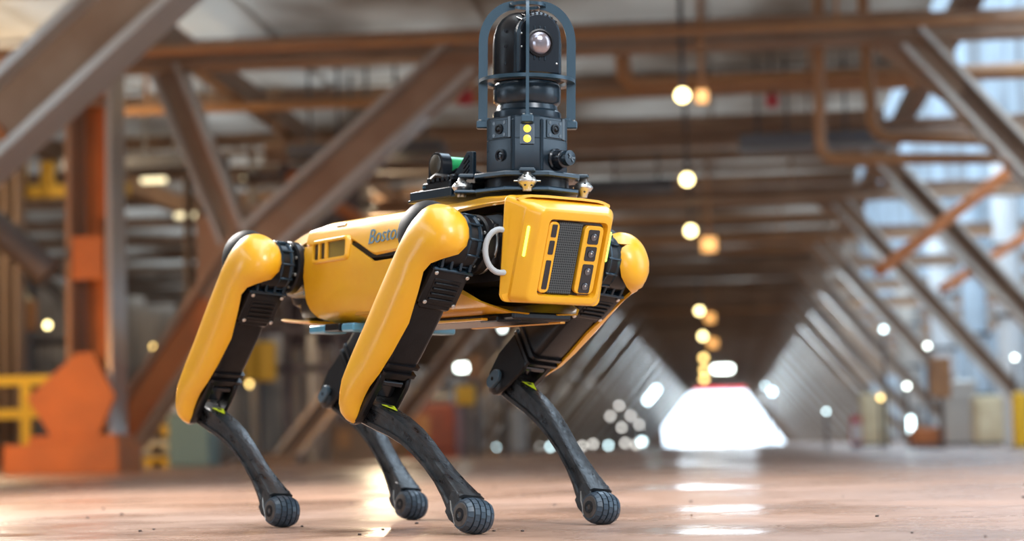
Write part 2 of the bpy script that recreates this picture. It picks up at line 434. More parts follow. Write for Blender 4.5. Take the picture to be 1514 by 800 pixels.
# the orange column and its plinth, beside the second frame
c = empty('steel_column', (-5.18, 17.3, 0), 'tall orange rusty column with a stepped plinth left of the robot', 'column')
mb = MB().use('rust_orange'); mb.box((0, 0.12, 1.95), (0.24, 0.04, 3.4)); mb.build('web_plate', c, smooth=0)
for s, m in ((-1, 'rust_paint'), (1, 'grey_paint')):
    mb = MB().use(m); mb.box((s * 0.17, 0, 1.95), (0.045, 0.44, 3.4), 0.004); mb.build('flange', c, smooth=0)
mb = MB().use('rust_orange'); mb.box((0, -0.23, 1.76), (0.26, 0.03, 0.36), 0.004); mb.build('splice_plate', c, smooth=0)
mb = MB().use('rust_orange'); mb.box((-0.17, -0.1, 0.12), (0.96, 0.7, 0.24), 0.01); mb.box((-0.10, -0.1, 0.27), (0.74, 0.5, 0.08), 0.01); mb.build('plinth', c, smooth=0)
mb = MB().use('rust_orange'); mb.prism([(-0.30, 0.30), (0.10, 0.30), (0.24, 0.62), (0.05, 0.98), (-0.08, 0.98), (-0.50, 0.62)], -0.30, -0.24, lambda u, v, d: (u, d, v), 0.004); mb.build('foot_gusset', c, smooth=0)
for z in (3.05, 3.3):
    mb = MB().use('rust_dark'); mb.box((0, -0.1, z), (0.34, 0.24, 0.05)); mb.build('tie_plate', c, smooth=0)

# pipes
def pipe(pts, r, m, label, group=None, bend=0.16, hang=False):
    out = [Vector(pts[0])]
    for i in range(1, len(pts) - 1):
        p, a, b = Vector(pts[i]), Vector(pts[i - 1]), Vector(pts[i + 1])
        da, db = (a - p).normalized() * bend, (b - p).normalized() * bend
        for k in range(6):
            t = k / 5; out.append((p + da) * (1 - t) ** 2 + p * 2 * t * (1 - t) + (p + db) * t ** 2)
    out.append(Vector(pts[-1]))
    mb = MB().use(m); mb.tube(out, r, 10)
    if hang:
        for q in (0.12, 0.5, 0.88):
            p = out[0].lerp(out[-1], q); mb.cyl(p, (p.x, p.y, 4.12), 0.015, 6)
    return tag(mb.build('pipe'), label, 'pipe', group)
pipe([(-0.88, 19.6, 4.0), (-0.85, 19.6, 3.44), (8.5, 19.6, 3.42)], 0.075, 'pipe_ochre', 'long ochre pipe bending along under the second frame crossbeam')
pipe([(0.90, 18.6, 4.1), (0.87, 18.6, 2.56), (2.75, 18.6, 2.50)], 0.052, 'pipe_ochre', 'lower bent ochre handrail pipe beside the second right raker')
pipe([(1.30, 18.9, 4.1), (1.35, 18.9, 2.78), (2.42, 18.9, 2.71)], 0.055, 'pipe_ochre', 'upper bent ochre handrail pipe beside the second right raker')
pipe([(-7.0, 16.92, 3.02), (-5.46, 16.92, 1.62)], 0.125, 'dark_steel', 'thick dark grey pipe sloping down to the orange column')
CON = ['rust_paint', 'pipe_ochre', 'rust_dark']
for k in range(9):
    y = 15 + 6 * k
    pipe([(-6.8, y, 3.62), (-2.4, y + 0.02, 3.6), (1.95, y, 3.58)], 0.05, CON[k % 3], f'horizontal conduit pipe under the ceiling just behind the {ORD[k]} portal frame', 'conduits under the ceiling', hang=True)
    pipe([(-6.6, y + 1.8, 3.40), (0.5, y + 1.8, 3.38), (8.5, y + 1.8, 3.36)], 0.035, CON[(k + 1) % 3], f'thin long conduit pipe sagging beyond the {ORD[k]} portal frame', 'thin conduits under the ceiling', hang=True)
for k, (x0, x1, y, z) in enumerate(((-4.4, -2.8, 21.6, 3.2), (-3.2, -0.6, 27.5, 3.45), (0.2, 1.8, 22.1, 3.2), (-6.9, -5.2, 22.0, 3.2))):
    mb = MB().use('dark_steel'); mb.box(((x0 + x1) / 2, y, z), (x1 - x0, 0.5, 0.14), 0.01)
    for i in range(5): mb.box((x0 + 0.2 + (x1 - x0 - 0.4) * i / 4, y, (z + 4.12) / 2), (0.03, 0.03, 4.12 - z))
    tag(mb.build('cable_tray', smooth=0), ['dark cable tray hanging left of the camera mast', 'dark cable tray high behind the camera mast', 'dark cable tray hanging above the bent ochre handrails', 'dark cable tray hanging near the orange column'][k], 'tray', 'hanging cable trays')
# long braces rising between frames on the left and right aisles
for k, (p0, p1, m, lab) in enumerate((((-4.9, 24, 3.3), (-3.2, 27, 2.1), 'rust_orange', 'thin orange brace sloping behind the left raker of the second frame'),
                                      ((3.3, 22.5, 3.1), (1.5, 21.0, 1.75), 'rust_orange', 'rusty cross brace rising behind the right rakers'),
                                      ((4.4, 27.5, 3.0), (2.6, 26.0, 1.9), 'rust_orange', 'second rusty cross brace farther right behind the rakers'))):
    mb = MB().use(m); mb.tube([p0, p1], 0.075, 4); tag(mb.build('cross_brace', smooth=0), lab, 'brace')

# lamps ------------------------------------------------------------
def lamp(name, loc, r, glow, label, group, shape='round', w=0.0, stem=None, rot=0.0):
    """housing with a glowing diffuser that faces the open end of the hall"""
    t = empty(name, loc, label, 'lamp', group)
    h = MB().use('dark_steel'); g = MB().use(glow)
    if shape == 'round':
        h.lathe([(r * 0.6, 0.10), (r * 1.1, 0.07), (r * 1.12, 0.0), (r * 1.0, 0.0), (r * 0.95, 0.05)], 14, 'Y'); g.ell((0, 0, 0), (r, r * 0.55, r), 14, 8)
    else:
        rm = Matrix.Rotation(rot, 3, 'Y')
        h.box((0, 0.05, 0.0), (w + 0.04, 0.06, r * 2.2), 0.008, rot=rm); g.box((0, -0.005, 0), (w, 0.07, r * 2), r * 0.6, 2, rot=rm)
    if stem is None: stem = 4.12 - loc[2] if loc[2] > 2.3 else -loc[2]
    h.cyl((0, 0.06, math.copysign(r * 0.8, stem)), (0, 0.06, stem), 0.02, 8)
    h.build('housing', t); g.build('diffuser', t)
    return t
NAVE = [(17.6, -0.29, 3.00, 0.055), (23.3, -0.36, 3.00, 0.062), (29.0, -0.42, 3.00, 0.068), (46.8, -0.54, 3.0, 0.07), (58.0, -0.60, 3.0, 0.08), (73.0, -0.75, 3.0, 0.09), (85.0, -0.86, 3.0, 0.1), (97.0, -1.0, 3.0, 0.12)]
for k, (y, x, z, r) in enumerate(NAVE):
    lamp('bulkhead_lamp', (x, y, z), r, 'glow_warm' if k < 5 else 'glow_yellow', f'{ORD[k]} warm yellow lamp hanging down the middle of the hall', 'lamps down the middle of the hall')
for k, (x, y, z, w) in enumerate(((-0.13, 17.7, 3.0, 0.10), (-0.18, 29.2, 2.82, 0.20), (-0.32, 47.2, 2.86, 0.2), (-0.34, 58.4, 2.82, 0.24))):
    t = empty('junction_box', (x, y, z), f'junction box painted with amber lamp glow beside the {ORD[[0, 2, 3, 4][k]]} hanging hall lamp', 'box', 'amber junction boxes by the lamps')
    mb = MB().use('glow_amber'); mb.box((0, 0, 0), (w, 0.16, w * 0.9), 0.01); mb.build('enclosure', t, smooth=0)  # emission paints the lamp light that these boxes reflect
    mb = MB().use('pipe_ochre'); mb.cyl((0, 0.03, w * 0.4), (0, 0.03, 4.12 - z), 0.025, 8); mb.build('conduit', t)
lamp('strip_lamp', (-0.14, 86.0, 3.05), 0.11, 'glow_white', 'wide white strip lamp above the far doorway', 'strip lamps', 'bar', 0.75)
for x, y, z, w, g, lab in ((-7.42, 27.4, 3.74, 0.34, 'glow_soft', 'left one of two pale strip lamps behind the sloping brace'), (-6.34, 28.6, 3.86, 0.34, 'glow_soft', 'right one of two pale strip lamps left of the dark rack'),
                           (-7.30, 28.8, 3.42, 0.40, 'glow_soft', 'lowest pale strip lamp beside the orange column'), (-6.9, 26.4, 3.86, 1.4, 'glow_soft', 'long dim strip lamp highest behind the sloping brace'),
                           (-3.42, 28, 1.19, 0.24, 'glow_white', 'white strip lamp under the robot belly left of the front leg'),
                           (-3.9, 22.25, 3.25, 0.22, 'glow_soft', 'soft yellow lamp left of the robot beacon')):
    lamp('strip_lamp', (x, y, z), 0.035 if g != 'glow_white' else 0.045, g, lab, 'strip lamps', 'bar', w, stem=0.89 if y == 22.25 else (0.25 if y == 28 and z > 3.7 else None))
for k, (x, y, z, r, g, lab) in enumerate((
        (-8.45, 28, 3.11, 0.055, 'glow_warm', 'round yellow lamp left of the orange column top'), (-9.06, 28, 1.91, 0.055, 'glow_warm', 'round lamp with amber glow left of the orange column'),
        (-7.61, 28, 1.58, 0.035, 'glow_yellow', 'small round lamp just right of the orange column'), (-2.91, 28, 1.69, 0.043, 'glow_white', 'round white lamp below the robot face'),
        (-9.57, 28, 3.93, 0.065, 'glow_yellow', 'yellow lamp at the far left edge under the big raker'), (-6.18, 28, 1.20, 0.050, 'glow_yellow', 'upper yellow lamp behind the rear thigh'),
        (-6.30, 28, 1.05, 0.050, 'glow_yellow', 'lower yellow lamp behind the rear thigh'), (2.04, 28, 1.54, 0.045, 'glow_cool', 'cool white lamp high on the right among the rakers'),
        (2.59, 28, 1.31, 0.037, 'glow_white', 'white lamp right of the cool lamp among the rakers'), (2.31, 28, 0.80, 0.040, 'glow_white', 'white lamp low on the right beside the rakers'),
        (1.97, 28, 0.66, 0.040, 'glow_yellow', 'yellow lamp low on the right beside the rakers'), (1.27, 28, 0.50, 0.030, 'glow_cool', 'small cool lamp low on the right nearest the doorway'),
        (1.25, 60, 1.50, 0.105, 'glow_cool', 'cool lamp just right of the bright doorway'), (1.10, 62, 1.72, 0.066, 'glow_cool', 'faint cool lamp beside the one right of the doorway'),
        (-2.40, 60, 0.20, 0.110, 'glow_cool', 'white lamp near the floor left of the doorway'), (3.69, 28, 1.13, 0.035, 'glow_white', 'white lamp at the right edge above the yellow bollard'))):
    lamp('bulkhead_lamp', (x, y, z), r * 0.7, g, lab, 'lamps in the aisles')
lamp('strip_lamp', (-2.15, 62, 1.54), 0.07, 'glow_cool', 'slanted cool strip lamp upper left of the doorway', 'strip lamps', 'bar', 0.55, rot=R(-50))
lamp('strip_lamp', (2.31, 27.6, 0.30), 0.03, 'glow_cool', 'upright pale lamp near the floor among the right rakers', 'strip lamps', 'bar', 0.20, rot=R(90))
for k in range(11):
    x = -6.4 + 0.39 * k + (0.12 if k % 3 == 0 else 0); MK = ['leftmost', 'second from the left', 'third from the left', 'fourth from the left', 'fifth from the left', 'sixth from the left', 'fifth from the right', 'fourth from the right', 'third from the right', 'second from the right', 'rightmost'][k]
    lamp('marker_lamp', (x, 58.0 + 0.5 * (k % 3), 0.12 + 0.05 * (k % 2)), 0.05, 'glow_marker' if k % 4 else 'glow_cool', f'pale marker lamp low behind the front legs, {MK} of its row', 'marker lamps along the floor')
for k, (x, z) in enumerate(((-3.0, 0.62), (-2.75, 0.95), (-3.35, 0.95), (-3.1, 1.25), (-2.55, 0.70))):
    lamp('marker_lamp', (x, 61 + 0.3 * k, z), 0.05, 'glow_marker', 'pale lamp among the far left rakers, ' + ['low left', 'middle', 'upper left', 'topmost', 'low right'][k] + ' of the cluster', 'small lamps on the far left rakers')

# machinery on the left -------------------------------------------
t = empty('pipe_rack', (-5.3, 27.2, 0), 'dark purple steel rack of uprights behind the robot back', 'rack')
for i, x in enumerate((-0.75, -0.35, 0.0, 0.32, 0.72)):
    mb = MB().use('purple_steel' if i % 2 else 'grey_paint'); mb.box((x, 0.1 * (i % 2), 2.1), (0.09, 0.12, 4.2)); mb.build('upright', t, smooth=0)
for z in (1.2, 1.7, 2.15, 2.6, 2.95, 3.3, 3.7):
    mb = MB().use('purple_steel'); mb.box((0, 0.02, z), (1.7, 0.16, 0.10)); mb.build('rail', t, smooth=0)
mb = MB().use('purple_steel'); mb.box((0.1, 0.5, 2.7), (1.1, 0.2, 2.4)); mb.build('back_panel', t, smooth=0)
for k, (x, y, w, h, m) in enumerate(((-6.3, 25.4, 0.30, 3.92, 'rust_dark'), (-5.45, 31.8, 0.26, 3.92, 'rust_paint'), (-5.6, 33.9, 0.34, 3.4, 'rust_dark'), (-4.3, 37.4, 0.40, 3.92, 'rust_paint'), (-7.75, 22.6, 0.26, 3.92, 'rust_dark'), (-7.75, 25.6, 0.2, 3.92, 'grey_paint'))):
    mb = MB(); mb.use(m)
    mb.box((0, 0, h / 2), (0.05, w, h)); mb.box((-w / 2, 0, h / 2), (0.04, w, h)); mb.box((w / 2, 0, h / 2), (0.04, w, h)); mb.box((0, 0, 0.05), (w * 1.8, w * 1.8, 0.1))
    o = tag(mb.build('aisle_post', smooth=0), ['dark brown post behind the rear hind leg', 'brown post behind the robot belly', 'dark post behind the front thigh', 'brown post farthest back behind the front thigh', 'dark post just right of the orange column', 'grey post left of the orange column among the machinery'][k], 'post', 'posts in the left aisle'); o.location = (x, y, 0)
# low dark machines along the left aisle
def machine(loc, w, d, h, m, label, m2='dark_steel'):
    t = empty('machine', loc, label, 'machine', 'machines in the left aisle')
    mb = MB().use(m); mb.box((0, 0, h * 0.45), (w, d, h * 0.7), 0.04); mb.box((0, 0, 0.05), (w * 1.05, d * 1.05, 0.1)); mb.build('body', t, smooth=0)
    mb = MB().use(m2); mb.cyl((-w * 0.3, 0, h * 0.85), (w * 0.35, 0, h * 0.85), h * 0.16, 16); mb.cyl((w * 0.2, 0, h * 0.7), (w * 0.2, 0, h * 1.25), h * 0.07, 10); mb.build('drum', t)
    mb = MB().use('pipe_ochre'); mb.box((-w * 0.2, -d * 0.52, h * 0.45), (w * 0.3, 0.03, h * 0.35), 0.01); mb.build('cover_plate', t, smooth=0)
machine((-8.6, 21.8, 0), 1.0, 0.6, 0.75, 'teal_paint', 'teal machine low at the far left edge')
machine((-4.55, 26.2, 0), 0.55, 0.6, 0.6, 'rust_dark', 'small dark brown machine behind the front knee')
machine((-4.9, 35, 0), 1.5, 1.0, 0.9, 'rust_dark', 'dark brown machine behind the robot belly')
machine((-4.35, 32.0, 0), 0.7, 1.0, 1.0, 'red_dark', 'dull red machine between the two front legs')
machine((-7.6, 26.6, 0), 0.7, 0.7, 0.8, 'grey_paint', 'grey machine beside the orange column plinth')
t = empty('drive_wheel', (-8.35, 24.6, 1.50), 'large dark spoked drive wheel at the far left', 'wheel')
mb = MB().use('dark_steel'); flat = [(0.72, -0.12), (0.86, -0.12), (0.86, 0.12), (0.72, 0.12), (0.72, -0.12)]; ring = [[(r_ * math.cos(2 * PI * q / 36), y_, r_ * math.sin(2 * PI * q / 36)) for q in range(36)] for r_, y_ in flat]; mb.loft(ring, False, False); mb.build('rim', t)
for k in range(5):
    a = 2 * PI * k / 5; mb = MB().use('dark_steel'); mb.cyl((0, 0, 0), (0.74 * math.cos(a), 0, 0.74 * math.sin(a)), 0.05, 8); mb.build('spoke', t)
mb = MB().use('dark_steel'); mb.cyl((0, -0.14, 0), (0, 0.14, 0), 0.16, 16); mb.cyl((0.0, 0.1, -0.1), (0.15, 0.2, -1.50), 0.09, 8); mb.build('hub', t)
t = empty('guard_rail', (-7.1, 22.0, 0), 'yellow guard rail at the far left below the round lamp', 'railing')
for x in (-0.75, -0.25, 0.25):
    mb = MB().use('yellow_paint'); mb.box((x, 0, 0.5), (0.10, 0.10, 1.0)); mb.build('post', t, smooth=0)
for z in (0.95, 0.6):
    mb = MB().use('yellow_paint'); mb.box((-0.25, 0, z), (1.2, 0.08, 0.10)); mb.build('rail', t, smooth=0)
mb = MB().use('yellow_paint'); mb.box((-7.55, 24, 3.20), (1.5, 0.2, 0.14)); mb.box((-8.1, 24, 3.66), (0.16, 0.16, 0.8)); mb.box((-7.75, 24, 3.40), (0.14, 0.14, 0.3)); mb.box((-7.0, 24, 3.66), (0.06, 0.06, 0.8))
tag(mb.build('crane_beam', smooth=0), 'yellow crane beam at the left edge under the big raker', 'beam')
mb = MB().use('cream_cloth')
for i in range(5): mb.ell((-8.35 + 0.09 * i, 23.6 + 0.04 * (i % 2), 2.36 - 0.12 * i), (0.20, 0.18, 0.16 - 0.008 * i), 14, 8)
mb.use('dark_steel'); mb.cyl((-8.2, 23.65, 0), (-8.2, 23.65, 2.2), 0.04, 8)
tag(mb.build('cloth_bundle'), 'cream cloth bundle hanging on a post before the large drive wheel', 'cloth')
t = empty('pallet_stack', (-6.0, 22.8, 0), 'pale yellow stacked pallets right of the orange plinth', 'pallets')
for k in range(5):
    mb = MB().use('cream_cloth' if k % 2 else 'yellow_paint'); mb.box((0.03 * (k % 2), 0, 0.09 + 0.17 * k), (0.5, 0.5, 0.05), 0.005)
    for x in (-0.2, 0, 0.2): mb.box((x, 0, 0.03 + 0.17 * k), (0.07, 0.5, 0.08))
    mb.build('pallet', t, smooth=0)
mb = MB().use('teal_paint'); mb.box((-5.55, 22.0, 0.28), (0.45, 0.45, 0.56), 0.03); mb.use('white_paint'); mb.box((-5.55, 22.0, 0.60), (0.48, 0.48, 0.08), 0.02)
tag(mb.build('drum_crate', smooth=0), 'teal crate with a pale lid beside the stacked pallets', 'crate')
mb = MB().use('orange_floor_glow'); mb.box((-6.2, 12.6, 0.003), (5.0, 1.0, 0.006)); tag(mb.build('floor_glow', smooth=0), 'orange light glow painted as a floor stripe at the left edge', 'painted glow')  # flat strip painting the orange glow that lies on the floor

# right aisle --------------------------------------------------------
for k, (x, y, r, h, m, lab) in enumerate(((4.43, 34.0, 0.20, 4.5, 'white_paint', 'white vertical duct nearest the right edge above the bollard'), (4.58, 40.0, 0.22, 4.5, 'blue_paint', 'pale blue vertical duct behind the right edge rakers'),
                                          (4.60, 46.0, 0.26, 4.5, 'white_paint', 'white vertical duct farther back on the right'), (4.8, 57.0, 0.3, 4.0, 'grey_paint', 'grey vertical duct farthest back on the right'))):
    t = empty('duct', (x, y, 0), lab, 'duct', 'vertical ducts in the right aisle')
    mb = MB().use(m); mb.cyl((0, 0, 0), (0, 0, h), r, 20); mb.build('pipe_run', t)
    for z in (0.9, 2.0, 3.1):
        mb = MB().use('dark_steel'); mb.lathe([(r, z - 0.03), (r + 0.05, z - 0.03), (r + 0.05, z + 0.03), (r, z + 0.03)], 20); mb.build('collar', t)
for k, (x, y, w, d, h, m, lab) in enumerate(((3.3, 31.4, 0.5, 0.6, 0.9, 'grey_paint', 'grey cabinet between the right rakers near the floor'), (4.7, 31.5, 0.8, 0.7, 1.7, 'blue_paint', 'pale blue cabinet standing far right'),
                                             (2.46, 27.0, 0.40, 0.5, 0.22, 'rust_orange', 'low orange box on the floor at the right'), (2.62, 39, 0.5, 0.5, 0.9, 'cream_cloth', 'cream tank standing among the right rakers'),
                                             (1.85, 31.5, 0.16, 0.2, 0.42, 'red_paint', 'small red and white cabinet right of the doorway'), (3.36, 28.4, 0.36, 0.5, 0.62, 'cream_cloth', 'cream bin near the right edge left of the bollard'))):
    t = empty('cabinet', (x, y, 0), lab, 'cabinet', 'cabinets in the right aisle')
    mb = MB().use(m); mb.box((0, 0, h / 2 + 0.04), (w, d, h), 0.03); mb.build('casing', t, smooth=0)
    mb = MB().use('dark_steel'); mb.box((0, 0, 0.04), (w * 0.92, d * 0.92, 0.08)); mb.build('base', t, smooth=0)
    mb = MB().use(m if k != 4 else 'white_paint'); mb.box((0, -d / 2 - 0.01, h * 0.55), (w * 0.8, 0.03, h * 0.6), 0.008); mb.build('door', t, smooth=0)
for k, (x, y) in enumerate(((5.3, 21.4), (6.4, 33.5), (6.0, 45.0))):
    mb = MB().use('grey_paint'); mb.box((0, 0, 2.3), (0.05, 0.26, 4.6)); mb.box((-0.13, 0, 2.3), (0.03, 0.26, 4.6)); mb.box((0.13, 0, 2.3), (0.03, 0.26, 4.6))
    for z in (1.4, 2.6, 3.8): mb.box((0.5, 0, z), (2.2, 0.12, 0.14))
    o = tag(mb.build('aisle_post', smooth=0), ['grey post with rails nearest in the right aisle', 'grey post with rails second in the right aisle', 'grey post with rails farthest in the right aisle'][k], 'post', 'posts in the right aisle'); o.location = (x, y, 0)
t = empty('bollard', (3.06, 23.0, 0), 'yellow safety bollard on the floor at the right edge', 'bollard')
mb = MB().use('safety_yellow'); mb.lathe([(0.085, 0.0), (0.085, 0.52), (0.07, 0.57), (0.03, 0.59), (0.001, 0.595)], 20); mb.build('tube', t)
mb = MB().use('dark_steel'); mb.lathe([(0.13, 0.0), (0.13, 0.02), (0.001, 0.02)], 20); mb.build('base_plate', t)
# pebbles on the floor near the robot
rs = random.Random(3)
pbm = []
for q in range(3):
    mb = MB().use('stone'); bm = bmesh.new(); bmesh.ops.create_icosphere(bm, subdivisions=1, radius=1)
    for v in bm.verts: v.co *= rs.uniform(0.7, 1.15)
    for v in bm.verts: v.co.z *= 0.6
    mb.bmadd(bm); pbm.append(mb.mesh('pebble', 60))
for k in range(46):
    y = rs.uniform(2.75, 6.0) if k < 36 else rs.uniform(5.5, 9)
    x = -0.07 * y + rs.uniform(-0.24, 0.25) * y
    s = rs.uniform(0.0016, 0.0042) * (1.0 if y < 4 else 1.5)
    o = put('pebble', pbm[k % 3]); o.location = (x, y, s * 0.35); o.scale = (s, s, s); o.rotation_euler.z = rs.uniform(0, 6)
    tag(o, 'tiny dark pebble lying on the dusty floor', 'pebble', 'pebbles on the floor')

# sodium lamp over the orange plinth (left, above the frame)
t = lamp('sodium_lamp', (-6.1, 15.6, 0.95), 0.10, 'glow_amber', 'orange sodium lamp on a post left of the orange plinth', 'lamps in the aisles')
sl = bpy.data.lights.new('sodium_light', 'POINT'); sl.energy, sl.color, sl.shadow_soft_size = 45, (1.0, 0.42, 0.10), 0.15
so = bpy.data.objects.new('sodium_light', sl); COL.objects.link(so); so.parent = t; so.location = (0.1, -0.3, 0)

mb = MB().use('white_paint'); mb.cyl((2.935, 23.1, 0), (2.935, 23.1, 0.52), 0.028, 10); tag(mb.build('marker_post'), 'thin white post just left of the yellow bollard', 'post')
for k, (x, y, z, w, lab) in enumerate(((0.52, 20.6, 3.40, 0.12, 'small red call box under the ceiling above the bent handrails'), (-2.45, 20.6, 3.55, 0.14, 'small red call box left of the camera mast'),
                                       (-2.9, 22.4, 3.85, 0.14, 'small red call box high behind the second left raker'))):
    mb = MB().use('red_paint'); mb.box((x, y, z), (w, 0.1, w), 0.01); mb.use('dark_steel'); mb.cyl((x, y, z + w / 2), (x, y, 4.14), 0.012, 6)
    tag(mb.build('call_box', smooth=0), lab, 'box', 'red call boxes')
PL = ['first', 'second', 'third', 'fourth', 'fifth', 'sixth']
for k, (px, w, m) in enumerate(((-5.80, 0.10, 'grey_paint'), (-5.62, 0.16, 'rust_paint'), (-5.38, 0.09, 'grey_paint'), (-5.22, 0.17, 'rust_dark'), (-4.98, 0.12, 'rust_paint'), (-4.80, 0.08, 'grey_paint'))):
    mb = MB().use(m); mb.box((px, 28.6 + 0.2 * (k % 2), 1.64), (w, 0.14, 3.28)); mb.box((px, 28.6 + 0.2 * (k % 2), 0.04), (w + 0.1, 0.2, 0.08))
    tag(mb.build('aisle_post', smooth=0), f'{PL[k]} from the left of the tight row of posts behind the belly', 'post', 'tight row of posts behind the belly')
for k, (x, y, z, w, hh, m, lab) in enumerate(((-5.86, 26.6, 1.28, 0.42, 0.50, 'yellow_paint', 'ochre panel on a post behind the rear thigh'), (-7.74, 23.2, 1.72, 0.22, 0.34, 'pipe_ochre', 'amber panel beside the lamp left of the orange column'),
                                             (-3.20, 26.2, 0.78, 0.24, 0.24, 'yellow_paint', 'yellow panel under the white strip lamp'), (-3.14, 26.8, 1.15, 0.2, 0.3, 'pipe_ochre', 'ochre panel above the white strip lamp'),
                                             (2.60, 26.6, 0.86, 0.26, 0.5, 'pipe_ochre', 'ochre panel on a post among the right rakers'), (-3.9, 40.0, 0.45, 0.3, 0.8, 'white_paint', 'white and tall panel near the floor left of the lifted foot'))):
    mb = MB().use(m); mb.box((x, y, z), (w, 0.08, hh), 0.02); mb.use('dark_steel'); mb.cyl((x, y + 0.06, 0), (x, y + 0.06, z), 0.03, 8)
    tag(mb.build('control_panel', smooth=0), lab, 'panel', 'panels on posts')

# daylight pouring in through the far doorway
dl = bpy.data.lights.new('doorway_daylight', 'AREA'); dl.shape, dl.size, dl.size_y, dl.energy, dl.color = 'RECTANGLE', 5.2, 3.2, 650, (0.80, 0.92, 1.0)
do = bpy.data.objects.new('doorway_daylight', dl); COL.objects.link(do); do.location = (-0.6, END_Y + 1.2, 1.8); do.rotation_euler = (R(-90), 0, 0)

for k, (x, y, z, p) in enumerate(((-7.3, 20.3, 3.1, 130), (-4.9, 30.6, 3.0, 110))):  # lamps added to brighten the dark left aisle
    t = lamp('added_aisle_lamp', (x, y, z), 0.07, 'glow_soft', ['added soft lamp left of the orange column top', 'added soft lamp deep behind the second left raker'][k], 'added lamps over the aisles')
    pl = bpy.data.lights.new('added_aisle_light', 'POINT'); pl.energy, pl.color, pl.shadow_soft_size = p, (1.0, 0.80, 0.52), 0.12
    po = bpy.data.objects.new('added_aisle_light', pl); COL.objects.link(po); po.parent = t; po.location = (0, -0.25, -0.1)
# ------------------------------------------------------------------ the robot
RX, RYY, RZ = (lambda a: Matrix.Rotation(a, 4, 'X')), (lambda a: Matrix.Rotation(a, 4, 'Y')), (lambda a: Matrix.Rotation(a, 4, 'Z'))
T = Matrix.Translation
UPPER, LOWER, HIPX, HIPY, OUT = 0.33356, 0.36010, 0.29785, 0.055, 0.110945
YAW_R, PITCH_R, ROLL_R = -0.84023, 0.021616, -0.017867
robot = empty('quadruped_robot', mtx=T((-0.51426, 3.74165, 0.46007)) @ RZ(YAW_R) @ RYY(PITCH_R) @ RX(ROLL_R),
              label='yellow and black four-legged robot with a camera mast standing on the floor', cat='robot')

# ---- body
def yside(z):
    return lerp_tab([(-0.104, 0.070), (-0.098, 0.088), (-0.085, 0.100), (-0.06, 0.108), (0.0, 0.112), (0.05, 0.105), (0.068, 0.100), (0.078, 0.090), (0.085, 0.074)], z)
def x_back(z):
    return lerp_tab([(-0.105, -0.185), (-0.098, -0.215), (-0.085, -0.236), (-0.06, -0.248), (0.0, -0.254), (0.05, -0.256), (0.09, -0.25)], z)
def x_front(z):
    return lerp_tab([(-0.105, 0.335), (-0.098, 0.325), (-0.08, 0.265), (-0.066, 0.232), (-0.04, 0.20), (0.0, 0.175), (0.05, 0.165)], z)
def stripe_hi(x): return lerp_tab([(-0.30, 0.043), (-0.092, 0.044), (-0.015, 0.013), (0.06, 0.017), (0.30, 0.055)], x)
def stripe_lo(x): return lerp_tab([(-0.30, 0.040), (-0.105, 0.039), (-0.012, -0.002), (0.06, 0.000), (0.20, 0.02)], x)

for sy in (-1, 1):
    mb = MB().use('yellow_shell')
    nx, grid = 36, []
    for i in range(nx + 1):
        u = i / nx; row = []
        for j in range(12):
            zt = stripe_lo(-0.25 + 0.42 * u)
            z = zt + (-0.104 - zt) * j / 11
            x = x_back(z) + (x_front(z) - x_back(z)) * u
            zz = stripe_lo(x); z = zz + (-0.104 - zz) * j / 11
            row.append((x, sy * yside(z), z))
        row.append((row[-1][0], sy * 0.03, -0.106))
        grid.append(row)
    inner = [[(p[0], p[1] * 0.95, p[2] * 0.98) for p in row] for row in grid]
    mb.loft([g + inn[::-1] for g, inn in zip(grid, inner)])
    side = mb.build('side_panel', robot, smooth=40)
    mb = MB().use('yellow_shade'); mb.box((-0.055, sy * 0.0955, -0.0880), (0.075, 0.004, 0.010), 0.001, rot=Matrix.Rotation(sy * R(25), 3, 'X'))  # thin dark strip paints the shade of a panel crease
    mb.build('crease_shade', side)
    # vent bezel with two slots and a screen
    mb = MB().use('yellow_shell')
    fm = T((-0.157, sy * 0.1095, 0.0275)) @ RZ(0 if sy < 0 else PI) @ RX(R(-3)) @ RYY(R(-1.5))
    outer, hole = rrect(0.060, 0.0215, 0.009, 5), None
    def ringp(pts, d): return [(u, -d, v) for u, v in pts]
    holes = [(-0.0445, 0.0085), (-0.021, 0.0085), (0.022, 0.0235)]
    mb.loft([ringp(rrect(0.062, 0.0235, 0.010), -0.006), ringp(outer, 0.004), ringp(rrect(0.058, 0.0195, 0.008), 0.006), ringp(rrect(0.0555, 0.0150, 0.004), 0.006), ringp(rrect(0.0545, 0.0142, 0.004), -0.002)])
    for a, w in ((-0.0345, 0.005), (-0.0105, 0.008)):
        mb.box((a, -0.003, 0), (w, 0.006, 0.030), 0.001)
    bez = mb.build('vent_bezel', robot, fm)
    for cx, hw in holes[:2]:
        b2 = MB().use('black_gloss'); b2.box((cx, 0.001, 0), (hw * 2 + 0.004, 0.004, 0.0285)); b2.build('slot', bez)
    b2 = MB().use('olive_screen'); b2.box((0.0225, 0.0005, 0), (0.060, 0.004, 0.0285)); b2.build('screen', bez)
